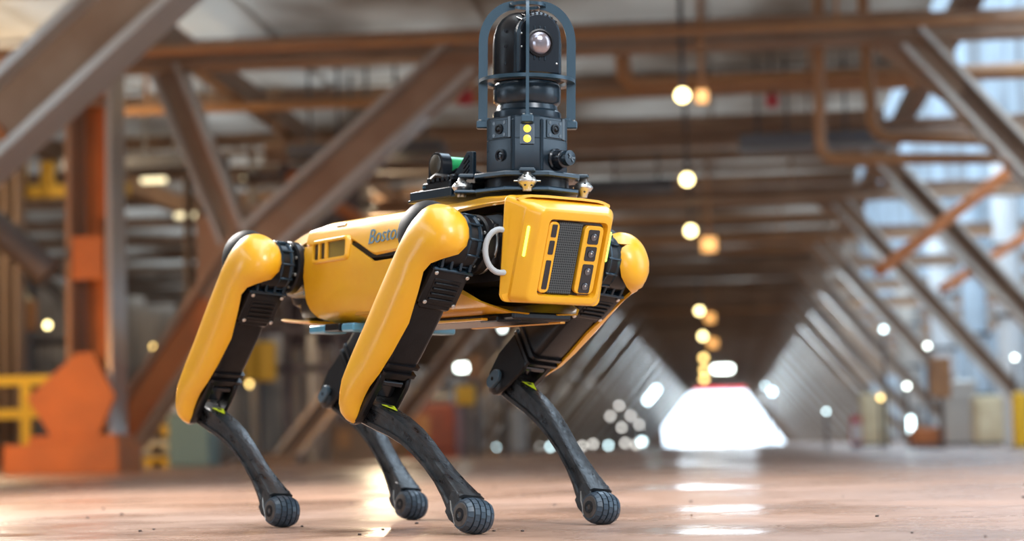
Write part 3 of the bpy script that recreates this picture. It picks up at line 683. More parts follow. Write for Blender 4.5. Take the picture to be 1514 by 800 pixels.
# back cover (top of the body), front lip and rear lip
mb = MB().use('yellow_shell')
rows = []
nx = 48
for i in range(nx + 1):
    x = -0.250 + 0.640 * i / nx
    lo = stripe_hi(x) if x < 0.17 else lerp_tab([(0.17, 0.030), (0.20, 0.060), (0.23, 0.071), (0.30, 0.074), (0.39, 0.074)], x)
    half = []
    zt = lerp_tab([(-0.25, 0.074), (-0.2, 0.083), (0.0, 0.085), (0.2, 0.086), (0.28, 0.090), (0.39, 0.083)], x)
    for z in [lo + (zt - 0.006 - lo) * k / 6 for k in range(7)]: half.append((yside(min(z, 0.075)), z))
    half += [(0.082, zt - 0.002), (0.070, zt), (0.035, zt + 0.001)]
    ring = [(x, -y, z) for y, z in half] + [(x, 0, zt + 0.001)] + [(x, y, z) for y, z in half[::-1]]
    inn = [(x, p[1] * 0.96, p[2] - 0.004) for p in ring[::-1]]
    rows.append(ring + inn)
mb.loft(rows)
cover = mb.build('back_cover', robot, smooth=40)
mb = MB().use('white_plastic'); mb.box((-0.145, -0.0965, 0.0735), (0.030, 0.003, 0.008), 0.001, rot=Matrix.Rotation(R(-40), 3, 'X')); mb.build('label_plate', cover)
mb = MB().use('black_plastic')
mb.box((0.05, 0, 0.0), (0.60, 0.196, 0.12), 0.02, 2)
mb.box((-0.02, 0, 0.02), (0.36, 0.211, 0.04), 0.006)
mb.box((0.285, 0, -0.01), (0.19, 0.10, 0.15), 0.015)
mb.box((0.325, 0, 0.0), (0.06, 0.13, 0.14), 0.02)
mb.box((-0.31, 0, -0.03), (0.14, 0.10, 0.12), 0.02, 2)
mb.build('body_core', robot)
# rear end: yellow hood edges and dark end block
mb = MB().use('yellow_shell')
for z0, z1, s in ((0.052, 0.070, 1), (-0.090, -0.101, -1)):
    rings = []
    for x, w in ((-0.245, 0.104), (-0.30, 0.092), (-0.37, 0.080), (-0.41, 0.066), (-0.425, 0.05)):
        zz = z1 - s * (0.03 if s > 0 else 0.012) * max(0, (-0.245 - x) / 0.18) ** 1.4
        rings.append([(x, -w, zz - s * (0.02 if s > 0 else 0.003)), (x, -w * 0.93, zz), (x, 0, zz + s * 0.003), (x, w * 0.93, zz), (x, w, zz - s * (0.02 if s > 0 else 0.003)),
                      (x, w * 0.95, zz - s * (0.022 if s > 0 else 0.005)), (x, w * 0.88, zz - s * 0.005), (x, 0, zz - s * 0.003), (x, -w * 0.88, zz - s * 0.005), (x, -w * 0.95, zz - s * (0.022 if s > 0 else 0.005))])
    mb.loft(rings)
mb.build('tail_hood', robot)
mb = MB().use('black_plastic'); mb.box((-0.39, 0, -0.01), (0.05, 0.10, 0.11), 0.02, 2); mb.build('tail_block', robot)
# belly
mb = MB().use('black_plastic')
mb.box((0.03, 0, -0.1095), (0.48, 0.125, 0.011), 0.003)
mb.box((0.300, 0, -0.108), (0.06, 0.12, 0.012), 0.003)
mb.box((0.275, -0.045, -0.113), (0.05, 0.05, 0.010), 0.002)
mb.use('yellow_shell'); mb.box((0.15, -0.080, -0.1135), (0.26, 0.012, 0.004), 0.001); mb.box((0.15, 0.080, -0.1135), (0.26, 0.012, 0.004), 0.001)
mb.build('belly_pan', robot)
for x, w in ((-0.205, 0.055), (-0.10, 0.042)):
    for sy in (-1, 1):
        mb = MB().use('teal_and_sheen'); mb.box((x, sy * 0.085, -0.1135), (w, 0.05, 0.015), 0.003); mb.build('belly_pad', robot)  # glossy black pads, their blue reflection painted as teal
mb = MB().use('black_plastic'); mb.box((-0.152, -0.085, -0.112), (0.05, 0.05, 0.014), 0.002); mb.build('belly_rail', robot)
# lettering on both flanks
def letters(txt, size, matname, parent, mtx, name='lettering', ext=0.0004, shear=0.0):
    c = bpy.data.curves.new(name, 'FONT'); c.body, c.size, c.extrude, c.shear = txt, size, ext, shear
    tmp = bpy.data.objects.new('tmp', c); COL.objects.link(tmp)
    bpy.context.view_layer.update()
    me = bpy.data.meshes.new_from_object(tmp.evaluated_get(bpy.context.evaluated_depsgraph_get()))
    bpy.data.objects.remove(tmp); me.materials.clear(); me.materials.append(M[matname])
    return put(name, me, parent, mtx)
letters('Boston', 0.0375, 'print_blue', cover, T((-0.036, -0.1091, 0.0295)) @ RYY(R(-2.5)) @ RX(R(90 - 8)), shear=0.18)

# ---- face
FM = T((0.4035, 0, -0.0165)) @ RYY(R(17)) @ Matrix(((0, 0, 1, 0), (1, 0, 0, 0), (0, 1, 0, 0), (0, 0, 0, 1)))  # local u -> +y, v -> up, n -> forward
def fr(hw, hh, r, n_, cx=0, cy=0): return [(u, v, n_) for u, v in rrect(hw, hh, r, 7, cx, cy)]
mb = MB().use('yellow_shell')
def wing(hw, hh, r_, n0, dn):      # ring whose depth grows towards the top of the face
    return [(u, v, n0 - dn * (v + 0.083) / 0.166) for u, v in rrect(hw, hh, r_, 7)]
mb.loft([wing(0.093, 0.079, 0.012, -0.040, 0.034), wing(0.101, 0.0835, 0.012, -0.034, 0.034), wing(0.1025, 0.0845, 0.012, -0.030, 0.034), wing(0.1000, 0.0842, 0.012, -0.0275, 0.024),
         fr(0.0900, 0.0835, 0.014, -0.0270), fr(0.0895, 0.083, 0.016, -0.0205), fr(0.0745, 0.0775, 0.014, -0.0025), fr(0.0715, 0.075, 0.013, -0.0005), fr(0.069, 0.073, 0.012, 0.0),
         fr(0.0600, 0.0635, 0.009, 0.0, 0.006, -0.002), fr(0.0575, 0.061, 0.008, -0.010, 0.006, -0.002)], cap1=True)
face = mb.build('face_plate', robot, FM, smooth=28)
mb = MB().use('black_gloss'); mb.loft([fr(0.0572, 0.0607, 0.008, -0.0105, 0.006, -0.002), fr(0.0562, 0.0597, 0.008, -0.0085, 0.006, -0.002)]); mb.build('window_back', face)
mb = MB().use('honeycomb_mesh'); mb.box((-0.0065, -0.002, -0.006), (0.047, 0.118, 0.006), 0.001); mb.build('honeycomb_grille', face)
mb = MB().use('yellow_shell'); 
def bezel(mb, cx, cy, hw, hh, holes, n0, n1):
    # outer frame bars round the holes
    mb.loft([fr(hw, hh, min(hw, 0.009), n0, cx, cy), fr(hw, hh, min(hw, 0.009), n1 - 0.001, cx, cy), fr(hw - 0.001, hh - 0.001, min(hw - 0.001, 0.008), n1, cx, cy)])
sens = [(0.0365, 0.0120, 0.0120), (0.0085, 0.0120, 0.0120), (-0.0330, 0.0120, 0.0240)]
bezel(mb, 0.0405, -0.002, 0.0195, 0.0565, None, -0.009, -0.001)
bez = mb.build('sensor_bezel', face)
for cy, hw, hh in sens:
    b2 = MB().use('black_gloss'); b2.loft([fr(hw * 0.93, hh, 0.003, -0.0012, 0.0405, cy), fr(hw * 0.93, hh, 0.003, -0.0002, 0.0405, cy)])
    b2.use('lens_glass')
    for ly in ([cy] if hh < 0.02 else [cy + 0.012, cy - 0.013]):
        b2.lathe([(0.0058, -0.001), (0.0058, 0.0012), (0.0046, 0.0016), (0.0042, 0.0008), (0.0001, 0.0018)], 16, 'Z', (0.0405, ly, 0))
        b2.use('silver'); b2.lathe([(0.0016, 0.0015), (0.0001, 0.0022)], 8, 'Z', (0.0408, ly + 0.001, 0)); b2.use('lens_glass')
    b2.build('sensor_window', face)
mb = MB().use('yellow_shell')
bezel(mb, -0.0405, -0.002, 0.0108, 0.0585, None, -0.009, -0.002); mb.build('slot_bezel', face)
for cy, hh in ((0.042, 0.0105), (0.0145, 0.0115), (-0.0305, 0.0240)):
    b2 = MB().use('black_gloss'); b2.loft([fr(0.0052, hh, 0.002, -0.0025, -0.0400, cy), fr(0.0052, hh, 0.002, -0.0014, -0.0400, cy)]); b2.build('slot', face)
for s in (-1, 1):
    mb = MB().use('led_green'); mb.box((s * 0.0838, 0.020, -0.0125), (0.0046, 0.050, 0.004), 0.0012, rot=Matrix.Rotation(s * R(48), 3, 'Y')); mb.build('light_strip', face)
# cable loop beside the face
pts = []
for k in range(15):
    a = R(78 + 204 * k / 14)
    pts.append((0.358 + 0.008 * math.cos(a), -0.106 + 0.024 * math.cos(a), -0.008 + 0.035 * math.sin(a)))
mb = MB().use('cable_grey'); mb.tube([(0.343, -0.086, 0.026)] + pts + [(0.340, -0.086, -0.043)], 0.0048, 10); mb.build('cable_loop', robot)

# ---- legs
Q = {'FR': (1, -1, (-0.09805, 0.592393, -1.694961)), 'FL': (1, 1, (-0.085316, 0.922668, -1.856777)),
     'RR': (-1, -1, (-0.056549, 0.629233, -1.687190)), 'RL': (-1, 1, (-0.085974, 0.842490, -1.806898))}

def bolt(mb, c, r=0.0042, axis='X', h=0.003, d=1):
    mb.lathe([(r, 0), (r, h * 0.7 * d), (r * 0.7, h * d), (0.0003, h * d)], 10, axis, c)

def hip_mesh(sy):
    """hip unit in the hip frame: roll housing, round pitch housing and fairing (o = outward)"""
    mb = MB(); Y = lambda o: sy * (OUT + o)
    mb.use('black_metal')
    cy = lambda r0, o0, o1, n=28: mb.lathe([(r0 - 0.003, Y(o0)), (r0, Y(o0) + (0.003 if o1 > o0 else -0.003) * sy), (r0, Y(o1) - (0.003 if o1 > o0 else -0.003) * sy), (r0 - 0.003, Y(o1))], n, 'Y')
    mb.use('black_plastic'); cy(0.044, -0.040, 0.02)
    mb.use('black_metal'); cy(0.0475, -0.036, -0.028); cy(0.047, -0.016, -0.010)
    mb.use('black_plastic'); cy(0.049, -0.062, -0.044); cy(0.040, -0.085, -0.062)
    mb.use('silver'); cy(0.047, -0.0665, -0.063); cy(0.043, -0.077, -0.073)
    mb.use('black_metal')
    for k in range(11):   # cast ribs of the housing
        a = 2 * PI * k / 11
        mb.box((0.045 * math.cos(a), Y(-0.024), 0.046 * math.sin(a)), (0.006, 0.026, 0.004), 0.001, rot=Matrix.Rotation(-a, 3, 'Y'))
    # roll actuator along x, in the body side
    mb.use('black_plastic')
    mb.lathe([(0.030, -0.075), (0.048, -0.07), (0.050, -0.02), (0.050, 0.03), (0.044, 0.055), (0.02, 0.058)], 28, 'X')
    mb.box((0.0, sy * 0.03, 0.0), (0.085, 0.05, 0.075), 0.012, 2)
    mb.use('silver')
    for z in (0.030, -0.034):
        mb.box((0.030, Y(-0.080), z), (0.012, 0.004, 0.016), 0.001)
    mb.box((0.040, Y(-0.082), -0.002), (0.004, 0.004, 0.066), 0.001)
    mb.use('copper'); mb.tube([(0.036, Y(-0.083), -0.02), (0.040, Y(-0.086), -0.04), (0.030, Y(-0.085), -0.048)], 0.0018, 6)
    mb.use('teal_and_sheen'); mb.box((0.018, Y(-0.081), -0.045), (0.012, 0.006, 0.008), 0.001); mb.box((0.034, Y(-0.081), 0.040), (0.010, 0.006, 0.006), 0.001)
    return mb.mesh('hip', 40)

def fairing_mesh(sy):
    mb = MB().use('black_matte'); Y = lambda o: sy * (OUT + o)
    mb.ell((-0.046, Y(0.014), 0.014), (0.060, 0.040, 0.052), 24, 14)
    return mb.mesh('hip_fairing', 50)

def sup(c, e): return math.copysign(abs(c) ** e, c)

def cover_mesh(sy):
    """yellow outer cover: C-shaped sections (angle 0 = forward, 90 = outward) lofted from the round cap down past the knee"""
    #      z      cx     a      oc     b     th_f  th_b  n
    tab = [(0.0542, 0.002, 0.0048, 0.020, 0.0048, -89, 271, 2.0),
           (0.0535, 0.002, 0.012, 0.020, 0.010, -89, 271, 2.0),
           (0.0510, 0.002, 0.022, 0.020, 0.018, -88, 270, 2.0),
           (0.0460, 0.002, 0.033, 0.020, 0.027, -82, 264, 2.1),
           (0.0380, 0.003, 0.043, 0.021, 0.034, -70, 252, 2.1),
           (0.0280, 0.004, 0.050, 0.022, 0.038, -56, 238, 2.2),
           (0.0160, 0.004, 0.054, 0.023, 0.040, -40, 224, 2.2),
           (0.0040, 0.003, 0.0555, 0.024, 0.041, -14, 212, 2.3),
           (-0.0100, 0.000, 0.0545, 0.025, 0.041, 10, 203, 2.3),
           (-0.0260, -0.003, 0.0510, 0.026, 0.040, 24, 196, 2.4),
           (-0.0450, -0.005, 0.0480, 0.028, 0.038, 26, 192, 2.5),
           (-0.0800, -0.006, 0.0465, 0.029, 0.036, 14, 178, 2.6),
           (-0.1400, -0.006, 0.0450, 0.030, 0.034, 1, 178, 2.7),
           (-0.2000, -0.007, 0.0435, 0.030, 0.032, 5, 178, 2.7),
           (-0.2450, -0.010, 0.0410, 0.030, 0.031, 9, 178, 2.7),
           (-0.2750, -0.014, 0.0360, 0.030, 0.030, 11, 178, 2.6),
           (-0.3000, -0.016, 0.0310, 0.030, 0.030, 6, 178, 2.5),
           (-0.3200, -0.012, 0.0280, 0.029, 0.029, 8, 178, 2.4),
           (-0.3360, -0.008, 0.0260, 0.028, 0.027, 8, 178, 2.3),
           (-0.3470, -0.004, 0.0220, 0.026, 0.024, 8, 178, 2.2),
           (-0.3530, -0.001, 0.0150, 0.024, 0.018, 8, 178, 2.1)]
    mb = MB().use('yellow_shell'); N, t, rings = 30, 0.0045, []
    for z, cx, a, oc, b, f0, f1, n in tab:
        o, i = [], []
        for k in range(N + 1):
            th = R(f0 + (f1 - f0) * k / N); e = 2 / n
            c, s_ = sup(math.cos(th), e), sup(math.sin(th), e)
            o.append((cx + a * c, sy * (oc + b * s_), z)); i.append((cx + (a - t) * c, sy * (oc + (b - t) * s_), z - (0.003 if z > 0.03 else 0)))
        rings.append(o + i[::-1])
    mb.loft(rings)
    return mb.mesh('leg_cover', 45)

def thigh_mesh(sy):
    """black inner tube of the thigh with ribs, knee fork and dark panel"""
    mb = MB().use('black_plastic')
    def sec(z, cx, hx, o0, o1, r=0.010): return [(u, sy * v, z) for u, v in rrect(hx, (o1 - o0) / 2, r, 4, cx, (o0 + o1) / 2)]
    mb.loft([sec(0.02, 0, 0.030, -0.026, 0.030), sec(-0.04, -0.002, 0.034, -0.028, 0.033), sec(-0.12, -0.004, 0.0405, -0.029, 0.036), sec(-0.20, -0.005, 0.0390, -0.028, 0.036),
             sec(-0.232, -0.006, 0.037, -0.027, 0.036), sec(-0.252, -0.007, 0.035, -0.026, 0.036)])
    for z in (-0.224, -0.240):
        mb.loft([sec(z + 0.003, -0.003, 0.0395, -0.031, 0.034, 0.006), sec(z - 0.003, -0.004, 0.0395, -0.031, 0.034, 0.006)])
    # knee fork: outer and inner cheeks
    def cheek(o0, o1, grow):
        pts = [(-0.040, -0.245), (0.028, -0.245), (0.030 + grow, -0.262), (0.026 + grow, -0.315), (0.022, -0.345), (0.006, -0.360), (-0.014, -0.357), (-0.028, -0.340), (-0.040, -0.300)]
        mb.prism(pts, sy * o0, sy * o1, lambda u, v, d: (u, d, v), 0.003)
    cheek(0.020, 0.034, 0.0); cheek(-0.029, -0.020, 0.004)
    mb.use('black_gloss'); mb.box((0.000, sy * 0.001, -0.272), (0.026, 0.042, 0.052), 0.004)
    mb.box((0.024, sy * 0.004, -0.262), (0.008, 0.044, 0.010), 0.002)
    mb.use('black_plastic')
    mb.lathe([(0.019, sy * -0.031), (0.024, sy * -0.028), (0.024, sy * -0.018)], 20, 'Y', (0, 0, -UPPER))
    return mb.mesh('thigh', 35)

def kneecap_mesh(sy):
    mb = MB().use('disc_blue')
    mb.prism(rrect(0.012, 0.020, 0.0119, 8, -0.002, -UPPER + 0.004), sy * -0.030, sy * -0.038, lambda u, v, d: (u, d, v), 0.0015)
    mb.use('black_gloss'); mb.lathe([(0.0035, sy * -0.037), (0.0035, sy * -0.0385), (0.0005, sy * -0.0385)], 10, 'Y', (-0.002, 0, -UPPER + 0.004))
    return mb.mesh('knee_disc', 35)

def actuator_mesh(sy):
    """finned actuator block on the front of the thigh under the hip"""
    mb = MB().use('black_plastic')
    mb.box((0.020, sy * 0.000, -0.067), (0.050, 0.074, 0.066), 0.006, 2)
    mb.box((0.020, sy * 0.000, -0.102), (0.046, 0.062, 0.016), 0.005)
    for k in range(4):
        mb.box((0.0465, sy * 0.000, -0.058 - 0.0095 * k), (0.006, 0.046, 0.0042), 0.001)
    mb.box((0.0452, sy * 0.0, -0.072), (0.002, 0.052, 0.044), 0.0005)
    mb.use('black_metal')
    mb.box((0.018, sy * -0.002, -0.0335), (0.058, 0.078, 0.006), 0.002)
    for k in range(4):  # ribs of the casting above the flange
        mb.box((0.036, sy * (-0.030 + 0.018 * k), -0.018), (0.016, 0.005, 0.028), 0.001, rot=Matrix.Rotation(R(-20), 3, 'Y'))
    mb.use('black_plastic'); mb.lathe([(0.036, sy * -0.036), (0.040, sy * -0.032), (0.040, sy * 0.02), (0.036, sy * 0.024)], 24, 'Y', (0.006, 0, -0.004))
    return mb.mesh('actuator_block', 35)

BOLT_X = MB().use('silver'); bolt(BOLT_X, (0, 0, 0), 0.0036, 'X', 0.003); BOLT_X = BOLT_X.mesh('bolt', 30)
BOLT_Y = MB().use('silver'); bolt(BOLT_Y, (0, 0, 0), 0.0030, 'Y', 0.003); BOLT_Y = BOLT_Y.mesh('bolt', 30)

def shank_mesh(sy):
    """curved lower leg with a channel down each side and a fork round the foot"""
    #      z      cx     hx     hy
    tab = [(0.030, -0.006, 0.014, 0.013), (0.012, -0.004, 0.021, 0.017), (-0.020, 0.004, 0.022, 0.0185), (-0.055, 0.011, 0.0215, 0.019), (-0.095, 0.0185, 0.0195, 0.0185),
           (-0.135, 0.0225, 0.0175, 0.0175), (-0.175, 0.0220, 0.0155, 0.0165), (-0.215, 0.0185, 0.0140, 0.0160), (-0.255, 0.0140, 0.0145, 0.0165), (-0.290, 0.009, 0.0175, 0.0185),
           (-0.320, 0.004, 0.0215, 0.0215), (-0.340, 0.0015, 0.0235, 0.0235)]
    mb = MB().use('scuffed_black')
    rings, slope = [], None
    for i, (z, cx, hx, hy) in enumerate(tab):
        w = 0.0035   # channel depth on the sides
        wide = [(1.0, 0.72), (0.86, 1.0), (0.52, 1.0), (0.44, 1.0 - w / hy), (-0.44, 1.0 - w / hy), (-0.52, 1.0), (-0.86, 0.97), (-1.0, 0.70)]
        ring = [(cx + hx * p, hy * q, z) for p, q in wide] + [(cx + hx * p, -hy * q, z) for p, q in wide[::-1]]
        rings.append(ring)
    mb.loft(rings)
    # fork cheeks that hold the foot
    for o in (-1, 1):
        mb.prism([(0.024, -0.328), (0.014, -0.350), (-0.004, -0.372), (-0.020, -0.366), (-0.023, -0.335), (-0.018, -0.318), (0.02, -0.315)], o * 0.0185, o * 0.0235, lambda u, v, d: (u, d, v), 0.0015)
    mb.use('black_plastic'); mb.lathe([(0.015, -0.024), (0.018, -0.020), (0.018, 0.020), (0.015, 0.024)], 18, 'Y')
    return mb.mesh('shank', 38)

def highlight_mesh(sy):
    mb = MB().use('silver')  # thin silver tubes paint the highlight line beside the foot
    for o in (-1, 1):
        mb.tube([(0.004, o * 0.0230, -0.322), (-0.006, o * 0.0245, -0.334), (-0.012, o * 0.0247, -0.347), (-0.020, o * 0.0245, -0.356)], 0.0012, 6)
    return mb.mesh('edge_highlight', 40)

def foot_mesh(sy):
    """barrel foot with treads: five circumferential ribs cut into blocks"""
    mb = MB().use('rubber_dust')
    RR_ = 0.0281
    def prof(y): return RR_ * (1 - 0.30 * abs(y / 0.0275) ** 2.6)
    mb.lathe([(0.008, -0.0262)] + [(prof(y) - 0.0032, y) for y in [-0.0255 + 0.0051 * k for k in range(11)]] + [(0.008, 0.0262)], 32, 'Y')
    mb.use('rubber')
    for k in range(5):
        y0 = -0.0248 + k * 0.0101; y1 = y0 + 0.0078
        rings = []
        n = 18
        for j in range(n):
            a0, a1 = 2 * PI * (j + 0.5 * (k % 2)) / n, 2 * PI * (j + 0.94 + 0.5 * (k % 2)) / n
            vs = []
            for y in (y0, (y0 + y1) / 2, y1):
                for a in (a0, a1):
                    for rr in (prof(y) - 0.004, prof(y)):
                        vs.append((rr * math.sin(a), y, rr * math.cos(a)))
            fs = [(1, 3, 7, 5), (5, 7, 11, 9), (0, 1, 5, 4), (4, 5, 9, 8), (2, 6, 7, 3), (6, 10, 11, 7), (0, 2, 3, 1), (8, 9, 11, 10)]
            mb.add(vs, fs)
    mb.use('black_gloss')
    for s in (-1, 1): mb.lathe([(0.0105, s * 0.0255), (0.0105, s * 0.0272), (0.005, s * 0.0272), (0.004, s * 0.0258), (0.0002, s * 0.0258)], 16, 'Y')
    return mb.mesh('foot', 40)

def sticker_mesh(sy):
    mb = MB().use('sticker_yellow')
    mb.add([(0.0325, sy * 0.014, -0.044), (0.0325, sy * -0.010, -0.044), (0.0378, sy * 0.002, -0.075), (0.0334, sy * 0.014, -0.044), (0.0334, sy * -0.010, -0.044), (0.0387, sy * 0.002, -0.075)],
           [(0, 1, 2), (3, 4, 5), (0, 1, 4, 3), (1, 2, 5, 4), (2, 0, 3, 5)])
    mb.use('sticker_ink'); mb.box((0.0346, sy * 0.002, -0.051), (0.001, 0.008, 0.007), 0, rot=Matrix.Rotation(R(-9), 3, 'Y'))
    return mb.mesh('warning_sticker', 0)

ME = {}
for sy in (-1, 1):
    ME[sy] = {k: fn(sy) for k, fn in dict(hip=hip_mesh, hip_fairing=fairing_mesh, leg_cover=cover_mesh, thigh=thigh_mesh, knee_disc=kneecap_mesh,
              actuator_block=actuator_mesh, shank=shank_mesh, edge_highlight=highlight_mesh, foot=foot_mesh, warning_sticker=sticker_mesh).items()}
for key, (sx, sy, (hx, hy, kn)) in Q.items():
    mm = ME[sy]
    H = T((sx * HIPX, sy * HIPY, 0)) @ RX(hx)
    hip = put('hip', mm['hip'], robot, H)
    put('hip_fairing', mm['hip_fairing'], hip)
    for k in range(8):
        a = 2 * PI * (k + 0.5) / 8
        put('bolt', BOLT_Y, hip, T((0.0405 * math.cos(a), sy * (OUT - 0.0445), 0.0405 * math.sin(a))) @ RZ(0 if sy > 0 else PI))
    Um = H @ T((0, sy * OUT, 0)) @ RYY(hy)
    th = put('thigh', mm['thigh'], robot, Um)
    for k in ('leg_cover', 'actuator_block', 'knee_disc'): put(k, mm[k], th)
    for o, z in ((-0.032, -0.040), (0.028, -0.040), (-0.030, -0.094), (0.026, -0.094)): put('bolt', BOLT_X, th, T((0.0448, sy * o, z)))
    Lm = Um @ T((0, 0, -UPPER)) @ RYY(kn)
    sh = put('shank', mm['shank'], robot, Lm)
    put('edge_highlight', mm['edge_highlight'], sh); put('warning_sticker', mm['warning_sticker'], sh)
    put('foot', mm['foot'], sh, T((0, 0, -LOWER)))

# ---- mast: plates, isolators, sensor column, camera head, guard cage (mast frame: local +x looks at -36 deg)
MX, MZ = 0.285, 0.094
MM = T((MX, 0, MZ)) @ RYY(-PITCH_R * 0.0) @ RZ(R(-36))
def octa(r, z, a0=22.5, n=8, cut=None): return [(r * math.cos(R(a0 + 360 / n * k)), r * math.sin(R(a0 + 360 / n * k)), z) for k in range(n)]
mb = MB().use('black_metal')
mb.loft([octa(0.090, 0.000), octa(0.092, 0.002), octa(0.092, 0.006), octa(0.090, 0.008)])
mb.box((0.0, -0.050, 0.004), (0.06, 0.14, 0.006), 0.002)
mb.build('base_ring', robot, MM)
mb = MB().use('mast_metal')
mb.loft([octa(0.092, 0.024), octa(0.094, 0.026), octa(0.094, 0.031), octa(0.092, 0.033)])
for a, d in ((0, 0.090), (90, 0.090), (-90, 0.100), (180, 0.09)):
    ca, sa = math.cos(R(a)), math.sin(R(a))
    mb.box((d * ca, d * sa, 0.0325), (0.026, 0.026, 0.007), 0.002)
mb.use('black_plastic'); mb.lathe([(0.070, 0.008), (0.070, 0.026)], 16)
mb.build('mount_plate', robot, MM)
iso = MB().use('silver')
iso.lathe([(0.007, -0.006), (0.008, 0.000), (0.014, 0.006), (0.0165, 0.0095), (0.0165, 0.0115), (0.012, 0.017), (0.007, 0.021), (0.006, 0.026)], 16)
iso.box((0, 0, 0.0105), (0.044, 0.010, 0.002), 0.0005)
iso.use('black_gloss')
for k in range(6):
    a = 2 * PI * k / 6 + 0.2
    iso.ell((0.0118 * math.cos(a), 0.0118 * math.sin(a), 0.0165), (0.0022, 0.0022, 0.0018), 8, 5); iso.ell((0.0105 * math.cos(a), 0.0105 * math.sin(a), 0.0030), (0.0022, 0.0022, 0.0018), 8, 5)
isom = iso.mesh('isolator', 40)
for a, d in ((0, 0.094), (90, 0.094), (-90, 0.108), (180, 0.094)):
    put('isolator', isom, robot, MM @ T((d * math.cos(R(a)), d * math.sin(R(a)), 0.004)) @ RZ(R(a + 90)))
# sensor column
mb = MB().use('mast_metal')
def col_ring(rc, z):   # octagon with a rib standing proud at each cage bar
    pts = []
    for k in range(8):
        a = 45 * k
        w = 0.0235 if k % 2 else 0.020
        ap = rc if k % 2 else rc + 0.004
        for s in (-1, 1):
            pts.append((ap * math.cos(R(a)) - s * w * math.sin(R(a)), ap * math.sin(R(a)) + s * w * math.cos(R(a)), z))
    return pts
mb.loft([col_ring(0.061, 0.033), col_ring(0.0625, 0.036), col_ring(0.0625, 0.088), col_ring(0.0605, 0.0885), col_ring(0.0605, 0.0895), col_ring(0.0625, 0.090), col_ring(0.0625, 0.124), col_ring(0.060, 0.127)])
mb.lathe([(0.056, 0.126), (0.057, 0.130), (0.057, 0.138), (0.052, 0.142), (0.050, 0.150)], 32)
for az in (20, -20):   # slim vertical pilasters either side of the lamp recess
    mb.box((0.0665 * math.cos(R(az)), 0.0665 * math.sin(R(az)), 0.078), (0.008, 0.007, 0.086), 0.002, rot=Matrix.Rotation(R(az), 3, 'Z'))
colm = mb.build('sensor_column', robot, MM, smooth=30)
mb = MB().use('black_gloss'); mb.box((0.0665, 0, 0.0955), (0.004, 0.024, 0.036), 0.0015); mb.build('lamp_recess', colm)
for z in (0.1040, 0.0875):
    mb = MB().use('lamp_amber'); mb.lathe([(0.0062, 0.067), (0.0062, 0.0695), (0.004, 0.0705), (0.0003, 0.0708)], 16, 'X', (0, 0, z)); mb.build('indicator_lamp', colm)
for az in (45, -45):
    Rm = Matrix.Rotation(R(az), 4, 'Z')
    mb = MB().use('mast_metal'); mb.X = Rm
    mb.box((0.0635, 0.000, 0.106), (0.003, 0.036, 0.030), 0.001)
    for dy, dz in ((0.012, 0.010), (0.012, -0.010), (-0.012, 0.010), (-0.012, -0.010)):
        mb.use('black_gloss'); mb.lathe([(0.003, 0.0648), (0.003, 0.0656), (0.0005, 0.0656)], 10, 'X', (0, dy, 0.106 + dz))
    mb.use('black_plastic'); mb.lathe([(0.0085, 0.064), (0.0085, 0.067), (0.0055, 0.0675), (0.005, 0.066), (0.002, 0.069), (0.0003, 0.069)], 18, 'X', (0, 0, 0.106))
    mb.use('black_gloss'); mb.box((0.0630, 0.0215 if az > 0 else 0.0215, 0.108), (0.003, 0.006, 0.036), 0.001)
    mb.build('speaker_port', colm)
mb = MB().use('black_gloss'); mb.X = Matrix.Rotation(R(-45), 4, 'Z')
mb.lathe([(0.0095, 0.062), (0.0105, 0.066), (0.0075, 0.0665), (0.007, 0.064), (0.003, 0.0655), (0.0003, 0.0655)], 20, 'X', (0, 0.002, 0.062)); mb.build('connector_cap', colm)
mb = MB().use('black_gloss'); mb.X = Matrix.Rotation(R(45), 4, 'Z')
mb.lathe([(0.0185, 0.061), (0.0185, 0.066), (0.016, 0.068), (0.0145, 0.082), (0.013, 0.083)], 24, 'X', (0, 0.004, 0.056))
mb.build('connector_socket', colm)
mb = MB().use('mast_metal'); mb.X = Matrix.Rotation(R(45), 4, 'Z')
mb.lathe([(0.0125, 0.083), (0.0130, 0.088), (0.0125, 0.094), (0.003, 0.0955), (0.0003, 0.0955)], 20, 'X', (0, 0.006, 0.057)); mb.use('black_gloss')
mb.box((0.0956, 0.006, 0.057), (0.002, 0.003, 0.016), 0, rot=Matrix.Rotation(R(40), 3, 'X')); mb.box((0.0956, 0.008, 0.057), (0.002, 0.014, 0.003))
mb.build('socket_plug', colm)
# camera head
HM = MM @ RZ(R(19))
mb = MB().use('mast_metal')
mb.lathe([(0.044, 0.146), (0.050, 0.150), (0.0555, 0.156), (0.0565, 0.168), (0.0565, 0.182), (0.054, 0.186), (0.051, 0.190)], 36)
mb.use('black_plastic')
mb.lathe([(0.054, 0.189), (0.0575, 0.196), (0.0575, 0.256), (0.0560, 0.270), (0.0515, 0.284), (0.044, 0.2955), (0.032, 0.304), (0.016, 0.308), (0.0005, 0.309)], 36)
head = mb.build('camera_head', robot, HM, smooth=40)
mb = MB().use('mast_metal')
def arch(hw, z0, z1, n=12):
    return [(hw, z0), ] + [(hw * math.cos(PI * k / n), z1 - hw + hw * math.sin(PI * k / n)) for k in range(n + 1)] + [(-hw, z0)]
mb.prism(arch(0.0385, 0.196, 0.300), 0.020, 0.0600, lambda u, v, d: (d, u, v), 0.003)
mb.use('black_gloss'); mb.prism(arch(0.0345, 0.199, 0.2960), 0.0590, 0.0610, lambda u, v, d: (d, u, v), 0.001)
